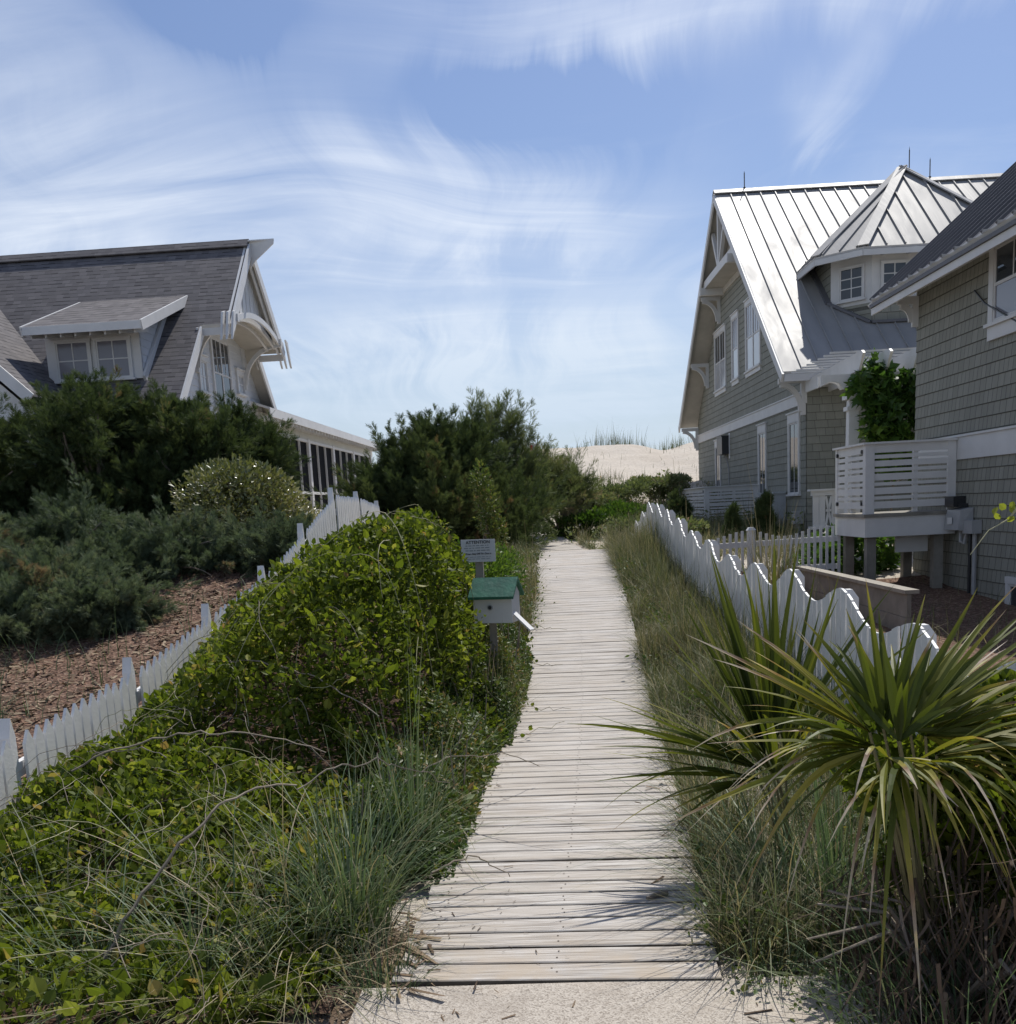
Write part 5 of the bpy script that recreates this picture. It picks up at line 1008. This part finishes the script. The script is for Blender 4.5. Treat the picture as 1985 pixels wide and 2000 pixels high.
# small conifers by the slatted deck
def conifer(label,x,y,h,w_,n,seed):
    g=tz(*to_world('R',(x,y,0))[:2]); X,Y,_=to_world('R',(x,y,0)); lob=[(X+.1*w_*math.sin(i*2.4),Y+.1*w_*math.cos(i*2.4),g+h*(i+.5)/7,w_*(1-.8*i/7)*.5,w_*(1-.8*i/7)*.5,h/7) for i in range(7)]
    bush('conifer_shrub',label,'shrub',lob,n*2,seed,.1,L_CEDAR,T_PLU,F_PLU,up=1.4,tilt=.35,gaps=.02,rad=.025,per=1,group='small conifers behind the wavy fence',shell=3.)
conifer('dark pointed conifer at the left corner of the far slatted deck',3.75,26.,1.2,.8,4500,91); conifer('slim conifer in front of the far slatted screen, left of a pair',4.5,23.,.8,.4,2500,92); conifer('wider conifer beside the utility cabinet, right of a pair',5.2,23.,1.,.6,4000,93); conifer('tiny conifer at the foot of the far slatted screen',4.0,24.,.4,.35,1200,94)
# fig on the pergola
t=thing('fig_vine','large leaved green fig vine climbing over the white pergola','vine',to_world('R',(7.2,20.9,.6)))
A=[to_world('R',p) for p in ((7.,20.6,3.5),(7.5,20.5,3.6),(6.9,20.5,3.),(7.4,20.4,2.7),(7.9,20.5,3.2),(7.1,20.5,2.4),(7.8,20.4,2.2),(6.8,20.6,3.75))]
lm,lb=crown([(*a,.42,.35,.45) for a in A],2600,101,.17,[L_FIG],T_FIG,F_FIG,up=-.2,tilt=.7,gaps=.05,outward=.6,shell=3.); lm.build('foliage',[L_FIG],t); mb=MB()
for a in A: mb.tube([to_world('R',(7.2,20.9,.5)),to_world('R',(7.25,20.8,1.8)),a],[.03,.022,.008],5)
mb.build('stem',[BARK],t)
t=thing('fern_clump','clump of arching green ferns growing under the raised deck','fern',to_world('R',(5.5,17.9,.2)))
lm,_=crown([(*to_world('R',(4.95,17.75,.5)),.55,.4,.4),(*to_world('R',(5.7,18.,.6)),.7,.4,.5)],1500,103,.14,[L_FIG],T_FIG,F_FIG,up=.3,tilt=.6,gaps=.0,shell=3.); lm.build('foliage',[L_FIG],t)
# ---------------------------------------------------------------- grasses
def strip_grass(name,label,xf,y0,y1,n,h,mat,seed,lean=.22,w_=.006,clumpy=1.,droop=.08,tb=0.):
    r=np.random.default_rng(seed); Y=r.uniform(y0,y1,n*3); X=xf(Y,r.uniform(0,1,n*3)); P=np.stack([X,Y,0*X],1); k=(vnoise(P,seed,2.)*clumpy+r.uniform(-1,1,n*3))>.35; X,Y=X[k][:n],Y[k][:n]; P=np.stack([X,Y,terrain(X,Y)-.01],1); m=len(P); lm=LM()
    hh=h*r.lognormal(0,.35,m)*(.75+.4*np.clip(vnoise(P,seed+5,1.3),-1,1)); blades(lm,P,hh,np.abs(r.normal(0,lean,m))+.03,w_*r.uniform(.6,1.5,m),np.clip(r.beta(2,2.4,m)+tb+.16*vnoise(P,seed+9,.9),0,1),4,droop*hh/h,rg=r)
    o=lm.build(name,[mat]); return tag(o,label,kind='stuff')
strip_grass('roadside_grass','wispy green and straw coloured grass along the right of the boardwalk',lambda Y,u: interp(Y,RE)+.04-.03+u**1.3*(2.08-interp(Y,RE)),3.7,18.5,60000,.36,L_GRASS,201,clumpy=.55,tb=-.02)
strip_grass('roadside_grass','taller mixed grass against the foot of the wavy fence',lambda Y,u:1.3+u*.75,4.6,18.,11000,.6,L_GRASS,209,lean=.25,w_=.007,clumpy=.7,tb=-.08)
def weeds(name,label,xf,y0,y1,ncl,per,size,mat,seed,hmax=.2,tb=0.):
    r=np.random.default_rng(seed); cy=r.uniform(y0,y1,ncl); cx=xf(cy,r.uniform(0,1,ncl)); k=np.repeat(np.arange(ncl),per); n=len(k); sc=r.uniform(.5,1.3,ncl)[k]; X=cx[k]+r.normal(0,.08,n)*sc; Y=cy[k]+r.normal(0,.08,n)*sc; P=np.stack([X,Y,terrain(X,Y)+hmax*sc*r.uniform(.02,1,n)],1); lm=LM()
    lm.add(place(T_LEAF,P,rnd_dirs(n,.4,r),unit(r.normal(0,.7,(n,3))+np.array([0,0,.8])),size*r.lognormal(0,.3,n)),F_LEAF,np.clip(r.beta(2,2.5,n)+tb+r.normal(0,.15,ncl)[k],0,1)); return tag(lm.build(name,[mat]),label,kind='stuff')
weeds('ground_weeds','small leafy weeds mixed into the grass right of the boardwalk',lambda Y,u: interp(Y,RE)+u*1.2,3.7,17.5,150,60,.03,L_YAUP,221,.26)
weeds('ground_weeds','small leafy weeds along the left plank edge',lambda Y,u: interp(Y,RE)-1.2-u*.5,7.,17.5,90,60,.03,L_YAUP,222,.3)
weeds('ground_weeds','small weeds in the sand at the lower right',lambda Y,u: .65+u*.9,3.3,4.6,40,55,.022,L_YAUP,223,.16)
weeds('dune_scrub','small leafy scrub over the lower dune slope',lambda Y,u:-1.+u*8,24,40,130,70,.06,L_TAM,224,.45)
strip_grass('roadside_grass','dry grass along the left plank edge up the slope',lambda Y,u: interp(Y,RE)-1.2-u*.85,8.4,18.6,17000,.38,L_GRASS,202)
strip_grass('dune_grass','dense green grass at the foot of the dune',lambda Y,u:np.where((Y<34)&(u<.12),interp(Y,[(19,1.0),(23,.85),(26,.5),(29.5,.2),(34,.4)])+.1+u,interp(Y,[(19,1.0),(23,.85),(26,.5),(29.5,.2),(34,.4)])+.1+u*7.),18.6,33,15000,.5,L_GRASS,203,lean=.3,w_=.012)
strip_grass('sea_oats','scattered sea oats over the dune slope',lambda Y,u:-6+u*22,32,40.5,4200,.55,L_OATS,204,lean=.22,w_=.013,clumpy=1.9)
strip_grass('sea_oats','thin dry stems on the upper sand face',lambda Y,u:1.+u*14,41,50,160,.4,L_OATS,207,lean=.15,w_=.012,clumpy=1.8)
strip_grass('sea_oats','fringe of tall sea oats along the dune crest',lambda Y,u:1.6+u*12,52.4,57,1300,.6,L_OATS,205,lean=.2,w_=.016,clumpy=2.6,droop=.0)
strip_grass('mulch_weeds','sparse wiry grass poking through the mulch bed',lambda Y,u:-6.6+u*3.3,6.,12.,420,.4,L_TUFT,206,lean=.25,w_=.007)
strip_grass('bed_grass','loose grass in the bed behind the wavy fence',lambda Y,u:2.4+u*3.6,9.5,17,1500,.35,L_GRASS,208)
def tuft(label,x,y,n,h,spread,mat,seed,lean=.4,w_=.008,droop=.25,tb=0.,az=None,group=None,name='grass_clump'):
    r=np.random.default_rng(seed); g=tz(x,y); t=thing(name,label,'grass',(x,y,g),group=group); a=r.uniform(0,6.28,n) if az is None else r.normal(az[0],az[1],n); q=np.sqrt(r.uniform(0,1,n))*spread; P=np.stack([x+np.cos(a)*q,y+np.sin(a)*q,np.full(n,g-.02)],1); lm=LM(); hh=h*r.lognormal(0,.25,n)
    blades(lm,P,hh,np.abs(r.normal(lean,lean*.5,n)),w_*r.uniform(.6,1.3,n),np.clip(r.beta(2,2.6,n)+tb,0,1),7,droop*r.uniform(.2,1.6,n),az=a+r.normal(0,.5,n),tip=.25,rg=r); lm.build('blade_cluster',[mat],t); return t
tuft('big arching blue green grass clump leaning over the left plank edge in front',-.9,4.05,230,.72,.16,L_TUFT,301,.45,.008,.3)
tuft('wispy grass clump with tall upright blades rising from the vine carpet',-.75,4.9,90,.85,.12,L_TUFT,302,.25,.008,.1)
tuft('long bending grass blades at the centre of the vine carpet',-1.45,3.75,130,.6,.2,L_TUFT,303,.5,.008,.3)
tuft('drooping grass clump at the lower left corner of the vine carpet',-2.15,3.9,130,.55,.25,L_TUFT,304,.55,.008,.28)
tuft('short bright grass tuft at the corner of planks and slab, left side',-.68,3.55,140,.2,.12,L_TUFT,305,.12,.006,.05,tb=-.1)
for i,(x,y,n_,h_,lab) in enumerate(((-1.15,3.95,150,.62,'long arching grass in the middle of the low vine carpet, left of the big clump'),(-1.75,3.55,120,.5,'grass fountain low at the frame bottom, left of centre'),(-1.3,3.4,110,.42,'short arching grass at the sand edge below the vine carpet'),(-2.0,4.3,110,.55,'grey green grass sprouting high in the vine carpet at the left'),(-1.6,4.5,100,.6,'thin arching grass behind the bent brown twig'),(-.95,4.5,150,.7,'grass clump against the small leaved hedge'),(-1.0,3.55,130,.45,'dry grass clump beside the slab corner'),(-2.45,4.0,110,.5,'pale arching grass at the left frame edge in the vine carpet'),(-.72,5.4,70,.5,'thin grass leaning from the hedge over the planks'))):
    tuft(lab,x,y,int(n_*.8),h_,.2,L_TUFT if i%2 else L_GRASS,350+i,.5,.007,.3)
tuft('dense grass clump spilling over the right plank edge near the slab',.72,3.75,150,.42,.14,L_GRASS,371,.3,.006,.18)
tuft('arching grass beside the second plank section on the right',.85,5.3,240,.5,.2,L_GRASS,372,.3,.007,.2)
tuft('tall mixed grass half way along the right plank edge',1.0,6.8,260,.5,.25,L_GRASS,373,.28,.007,.2)
tuft('leaning grass clump under the palmetto at the right plank edge',.9,3.9,160,.55,.16,L_TUFT,306,.4,.007,.25)
tuft('thin grass blades bowing over the right side of the planks',.95,4.5,120,.7,.15,L_TUFT,307,.6,.006,.4,az=(2.9,.9))
tuft('upright grass clump between the two palmettos',1.15,4.1,130,.75,.16,L_TUFT,308,.28,.008,.12)
tuft('small weedy tuft by the slab on the right',.78,3.55,120,.16,.12,L_TUFT,309,.12,.006,.05,tb=-.1)
tuft('dark seedy grass at the far end of the wavy fence',1.7,16.8,160,.75,.2,L_TUFT,310,.15,.008,.05,tb=.1)
tuft('feathery tall grass in the bed behind the wavy fence',3.2,14.8,260,.95,.3,L_GRASS,311,.25,.009,.1)
tuft('lone arching grass tuft on the mulch at the left',-4.75,8.2,70,.5,.12,L_TUFT,312,.4,.007,.25)
tuft('second arching grass tuft at the left frame edge on the mulch',-5.5,8.6,60,.5,.12,L_TUFT,313,.5,.007,.3)
# yuccas at the foot of the dune
for i,(x,y,s,lab) in enumerate(((4.2,33.2,.75,'spiky pale yucca beside the gable wall on the dune'),(3.4,31.,.7,'round spiky yucca below the bare sand face'),(2.6,24.2,.8,'drooping spiky yucca behind the end of the wavy fence'),(3.3,27.,.9,'large grassy yucca left of the dark conifer'))):
    tuft(lab,x,y,190,s*.8,.12,L_OATS if i==0 else L_TUFT,330+i,s*.7,.025,.3,name='yucca_plant',group='yuccas at the foot of the dune')
# ---------------------------------------------------------------- palmettos
def fan(lm,hub,axis,nrm,L,nseg,spread,wd,seed,droop=.2,tint=.35,tip=.3,stiff=.6,fold=.35):
    r=np.random.default_rng(seed); axis=np.array(axis,float); axis/=np.linalg.norm(axis); nrm=np.array(nrm,float); nrm=nrm-axis*(nrm@axis); nrm/=np.linalg.norm(nrm); sd=np.cross(axis,nrm)
    S=7; V=np.zeros((nseg,3*(S+1),3)); T=np.zeros((nseg,3*(S+1)))
    for i in range(nseg):
        a=spread*(2*i/(nseg-1)-1)+r.normal(0,.03); l=L*(1-.28*(abs(a)/max(spread,.1))**2)*r.uniform(.88,1.08); d=axis*math.cos(a)+sd*math.sin(a)+nrm*(.18*math.cos(a*1.5)+r.normal(0,.05)); d/=np.linalg.norm(d); pz=np.cross(d,nrm); pz/=np.linalg.norm(pz); up=np.cross(pz,d)
        dr=droop*r.uniform(.3,1.8)*l; tt_=tint+r.normal(0,.1); tp=tip*r.uniform(.2,1.6)
        for k in range(S+1):
            t=k/S; w=wd*(.25+1.2*min(t/.35,1))*(1-max(0,(t-.3)/.7)**1.3)*.5+.0006; c=hub+d*(l*t)+np.array([0,0,-dr*max(0,t-.35)**2*2.2]); f=fold*w
            V[i,3*k]=c-pz*w+up*f; V[i,3*k+1]=c; V[i,3*k+2]=c+pz*w+up*f
            T[i,3*k:3*k+3]=np.clip(tt_+tp*max(0,t-.45)**1.2*1.5,0,1)
    Fs=[]
    for k in range(S):
        Fs+=[[3*k,3*k+1,3*k+4,3*k+3],[3*k+1,3*k+2,3*k+5,3*k+4]]
    lm.add(V,Fs,T)
def burst(lm,hub,mean,n,spread,L,wd,seed,droop,tint,tip,flat=.0):
    r=np.random.default_rng(seed); mean=np.array(mean,float); mean/=np.linalg.norm(mean); S=8; V=np.zeros((n,3*(S+1),3)); T=np.zeros((n,3*(S+1)))
    e1=np.cross(mean,[0,0,1.]); e1/=max(np.linalg.norm(e1),1e-6); e2=np.cross(e1,mean)
    for i in range(n):
        a=spread*(2*(i+.5)/n-1)+r.normal(0,.06); c2=r.normal(0,spread*(.5-flat)); d=mean*math.cos(a)+e1*math.sin(a)+e2*c2; d/=np.linalg.norm(d)
        nr=e2*math.cos(c2)-mean*.2+r.normal(0,.25,3); pz=np.cross(d,nr); pz/=np.linalg.norm(pz); up=np.cross(pz,d); l=L*r.uniform(.62,1.1)*(1-.2*abs(a)/max(spread,.1)); dr=droop*l*r.uniform(.1,1.8); tn=tint+r.normal(0,.1); tp=tip*r.uniform(0,1.9); bend=r.normal(0,.05)
        for k in range(S+1):
            t=k/S; w=.86*wd*r.uniform(.96,1.04)*(.3+.95*min(t/.3,1))*(1-max(0,(t-.3)/.7)**1.25)*.5+.0005; c=hub+d*(l*t)+pz*(bend*l*t*t)+np.array([0,0,-dr*max(0,t-.3)**2*2.2]); f=.4*w
            V[i,3*k]=c-pz*w+up*f; V[i,3*k+1]=c; V[i,3*k+2]=c+pz*w+up*f; T[i,3*k:3*k+3]=np.clip(tn+tp*max(0,t-.4)**1.2*1.6,0,1)
    Fs=[]
    for k in range(S): Fs+=[[3*k,3*k+1,3*k+4,3*k+3],[3*k+1,3*k+2,3*k+5,3*k+4]]
    lm.add(V,Fs,T)
def palmetto(label,base,fans,seed):
    g=tz(*base); t=thing('palmetto',label,'palm',(base[0],base[1],g)); mb=MB()
    for j,(hub,mean,n,spread,L,wd,dr,tint,tip) in enumerate(fans):
        lm=LM(); hub=np.array(hub,float); burst(lm,hub,mean,n,spread,L,wd,seed+j,dr,tint,tip); lm.build('fan_leaf',[L_PALM],t)
        b=np.array([base[0]+.03*math.cos(j),base[1]+.03*math.sin(j),g]); m=(b*.4+hub*.6)+np.array([0,0,.06]); mb.tube([tuple(b),tuple(m),tuple(hub)],[.008,.006,.005],5)
    mb.build('leaf_stalk',[STEM],t); return t
palmetto('large fan palmetto with drooping bleached leaf tips at the right of the planks',(1.3,3.45),[
 ((1.02,3.12,.9),(-.05,-.75,.0),12,1.05,.46,.02,.7,.6,.7),
 ((1.0,3.2,.91),(-.9,-.25,.0),13,.5,.66,.024,.4,.45,.75),
 ((1.0,3.2,.92),(-.85,-.2,.3),11,.4,.68,.026,.22,.42,.7),
 ((1.02,3.3,.94),(-.62,.25,.55),12,.4,.76,.028,.06,.62,.55),
 ((1.08,3.35,.94),(-.15,.4,.8),10,.55,.52,.032,.05,.35,.45),
 ((1.12,3.35,.94),(.35,.4,.7),14,.6,.6,.03,.05,.42,.45),
 ((1.15,3.3,.94),(.68,.3,.5),22,.6,.8,.03,.08,.5,.5),
 ((1.2,3.3,.92),(.9,.2,.26),22,.6,.85,.028,.16,.62,.5),
 ((1.2,3.2,.88),(.95,-.15,.02),16,.6,.75,.026,.4,.55,.55),
 ((1.1,3.12,.88),(.6,-.65,-.05),10,.75,.52,.02,.6,.5,.9),
 ((1.06,3.12,.86),(-.45,-.75,-.15),8,.7,.46,.02,.6,.5,.9),
 ((1.1,3.25,.92),(.1,.1,.9),9,.9,.4,.032,.1,.28,.3)],401)
palmetto('upright palmetto with stiff dark blades between the boardwalk and the wavy fence',(1.1,4.75),[
 ((1.0,4.75,.52),(-.1,.2,1),18,.5,1.1,.038,.02,.34,.25),
 ((.97,4.7,.52),(-.42,.1,.85),16,.42,1.05,.036,.04,.34,.3),
 ((.94,4.65,.46),(-.85,-.1,.55),13,.32,.95,.034,.08,.36,.35),
 ((.92,4.62,.43),(-1,-.3,.12),11,.4,.8,.032,.2,.38,.45),
 ((1.08,4.78,.52),(.3,.2,.92),16,.48,1.0,.036,.03,.34,.3),
 ((1.,4.6,.44),(-.25,-.6,.6),11,.55,.66,.03,.15,.38,.4)],431)
palmetto('half hidden palmetto behind the big fan palm at the right frame edge',(2.0,3.9),[
 ((1.85,3.9,.6),(.1,.2,1),14,.6,.62,.03,.06,.45,.45),((1.8,3.85,.6),(-.5,.1,.75),11,.5,.55,.028,.1,.5,.45),((1.9,3.9,.65),(.7,0,.6),13,.6,.7,.028,.12,.55,.45)],461)
palmetto('young palmetto with thin yellowing blades low between the two larger clumps',(1.5,4.2),[
 ((1.4,4.15,.5),(-.2,.1,1),10,.5,.75,.026,.05,.5,.5),((1.45,4.15,.5),(.3,.1,.9),10,.5,.72,.026,.06,.55,.5)],471)
# dead thatch under the palms
t=thing('dead_fronds','tangle of brown dead palm fronds and thatch hanging under the big fan palm','dead leaves',(1.35,3.2,0)); rgd=np.random.default_rng(501); n=1500
X=rgd.uniform(.95,2.2,n); Y=rgd.uniform(2.7,3.7,n); P=np.stack([X,Y,terrain(X,Y)+rgd.uniform(.15,.75,n)*np.exp(-((X-1.4)/.55)**2)],1); lm=LM(); m=n; L_=rgd.uniform(.2,.6,m)
blades(lm,P,-L_*rgd.uniform(.2,.9,m),L_*.6,.009*rgd.uniform(.3,1.5,m),rgd.beta(1.4,3,m),6,.0,rg=rgd); lm.build('thatch',[L_DEAD],t); mb=MB()
for i in range(9):
    a=rgd.uniform(0,6.28); mb.tube([(1.3,3.25,0),(1.3+.25*math.cos(a),3.2+.25*math.sin(a),.3),(1.3+.5*math.cos(a),3.2+.4*math.sin(a),rgd.uniform(.1,.5))],[.01,.008,.004],5)
mb.build('stalk',[BARK],t)
bush('trailing_vine','dark glossy vine covering the ground at the right frame edge under the palms','vine',[(1.7,3.45,.5,.35,.3,.3),(2.1,3.6,.55,.4,.4,.35),(1.5,3.65,.42,.38,.3,.35),(1.35,3.75,.72,.35,.25,.25),(1.75,3.8,.8,.35,.25,.22),(1.95,3.1,.3,.5,.4,.25),(1.75,3.9,.5,.5,.3,.3)],11000,511,.045,L_VINE,T_ROUND,F_ROUND,rad=.006,per=4,part='foliage',stem='stem',barkmat=STEM,shell=2.4,tb=-.08)
tuft('rank grass standing in the shade under the big fan palm',1.3,3.05,420,.5,.45,L_TUFT,512,.35,.007,.2,tb=-.05)
# creeper tendril reaching in from the right
t=thing('creeper_tendril','pale curling creeper tendril reaching in from the right frame edge','vine',(2.0,4.2,.9)); mb=MB()
mb.tube([(2.15,4.2,.4),(2.12,4.2,1.2),(2.04,4.2,1.68),(1.96,4.2,1.75),(1.9,4.2,1.66),(1.84,4.2,1.58)],[.008,.008,.008,.007,.006,.004],5); mb.tube([(1.84,4.2,1.58),(1.74,4.15,1.54),(1.66,4.12,1.45)],[.003,.002,.0015],4); mb.tube([(2.0,4.2,1.72),(2.03,4.15,1.58),(2.1,4.1,1.5)],.003,4); mb.build('stem',[STEMP],t)
lm=LM(); k=14; Pp=np.array([(1.84+.02*rgd.normal(),4.2,1.6+.03*rgd.normal()) for _ in range(7)]+[(2.08+.03*rgd.normal(),4.15,1.45+.06*rgd.normal()) for _ in range(7)]); lm.add(place(T_ROUND,Pp,rnd_dirs(k,-.3,rgd),rnd_dirs(k,.3,rgd),.035),F_ROUND,np.full(k,.8)); lm.build('leaf',[L_VINE],t)
# ---------------------------------------------------------------- litter
t=thing('stick','short grey stick lying across the planks near the right edge','stick',(.4,4.27,.01)); mb=MB(); mb.tube([(.36,4.25,.012),(.4,4.28,.013),(.455,4.3,.016)],[.007,.011,.013],6); mb.build('wood',[BARK],t)
def litter(name,label,n,cx,cy,sx,sy,sz,seed,on=.006,mat=L_STRAW):
    r=np.random.default_rng(seed); X=r.normal(cx,sx,n); Y=r.normal(cy,sy,n); inside=(X<interp(Y,RE))&(X>interp(Y,RE)-1.2)&(Y>3.42); Z=np.where(inside,interp(Y,BZ)+on,terrain(X,Y)+.012); P=np.stack([X,Y,Z],1); lm=LM()
    d=unit(np.stack([r.normal(size=n),r.normal(size=n),r.normal(size=n)*.05],1)); nr=np.tile([0,0,1.],(n,1))+r.normal(0,.2,(n,3)); tv=np.array([(-.07,-.5,0),(.07,-.5,0),(.05,.5,.04),(-.05,.5,.0)]); lm.add(place(tv,P,d,unit(nr),sz*r.lognormal(0,.5,n)),[[0,1,2,3]],r.beta(1.5,2.5,n)); return tag(lm.build(name,[mat]),label,kind='stuff')
litter('twig_litter','bits of bark and twigs scattered on the near planks',40,-.35,3.95,.16,.2,.018,601,mat=L_DEAD); litter('twig_litter','dead straw and twigs at the slab corner on the left',260,-.8,3.32,.16,.12,.045,602); litter('twig_litter','dry straw under the grass right of the planks',700,1.15,5.2,.25,1.1,.06,603); litter('twig_litter','dead leaves and straw on the ground at the lower right',400,1.3,3.1,.3,.25,.05,604,mat=L_DEAD); litter('twig_litter','dead leaves on the sand at the lower left',400,-1.6,3.2,.6,.2,.05,605)
litter('twig_litter','dead grass and bark bits between the big grass clump and the near planks',650,-.74,3.85,.07,.22,.06,607)
tuft('tall grass hiding the foot of the white box post',-.5,8.05,170,.62,.16,L_GRASS,376,.2,.007,.12,tb=-.08)
tuft('sparse straw tuft at the left edge of the nearest planks',-.74,3.8,90,.22,.12,L_GRASS,375,.2,.006,.1,tb=.15)
litter('straw_debris','a few grass clippings along the left plank edge',60,-.4,6.5,.08,1.6,.025,606)
r=np.random.default_rng(88)
for (x0,y0,x1,y1,lab) in ((-.5,7.2,.05,7.9,'leafy creeper sprig lying on the planks just in front of the white box'),(-.45,8.6,.12,8.4,'short creeper sprig on the planks right beside the white box chute'),(-.42,10.3,.1,10.1,'creeper sprig on the planks level with the notice board'),(-.4,12.,.15,11.6,'thin creeper on the far planks beyond the notice board'),(-.35,14.2,.15,13.8,'tiny creeper on the planks near the top of the slope')):
    t=thing('trailing_creeper',lab,'vine',(x0,y0,float(interp(y0,BZ))),group='creepers trailing onto the planks'); mb=MB(); lm=LM(); P=[]
    for i in range(10):
        s_=i/9; x=x0+(x1-x0)*s_+r.normal(0,.015); y=y0+(y1-y0)*s_+r.normal(0,.02); P.append((x,y,float(interp(y,BZ))+.015+.03*abs(math.sin(i*1.3))))
    mb.tube(P,[.004*(1-.6*i/10) for i in range(10)],4); Q=np.array(P)+r.normal(0,.02,(10,3))+[0,0,.02]; Q=np.repeat(Q[:5],2,0)+r.normal(0,.03,(10,3))*[1,1,.3]; lm.add(place(T_ROUND,Q,rnd_dirs(10,0,r),rnd_dirs(10,1.5,r),.04),F_ROUND,r.uniform(.4,.9,10))
    mb.build('stem',[STEM],t); lm.build('foliage',[L_VINE],t)
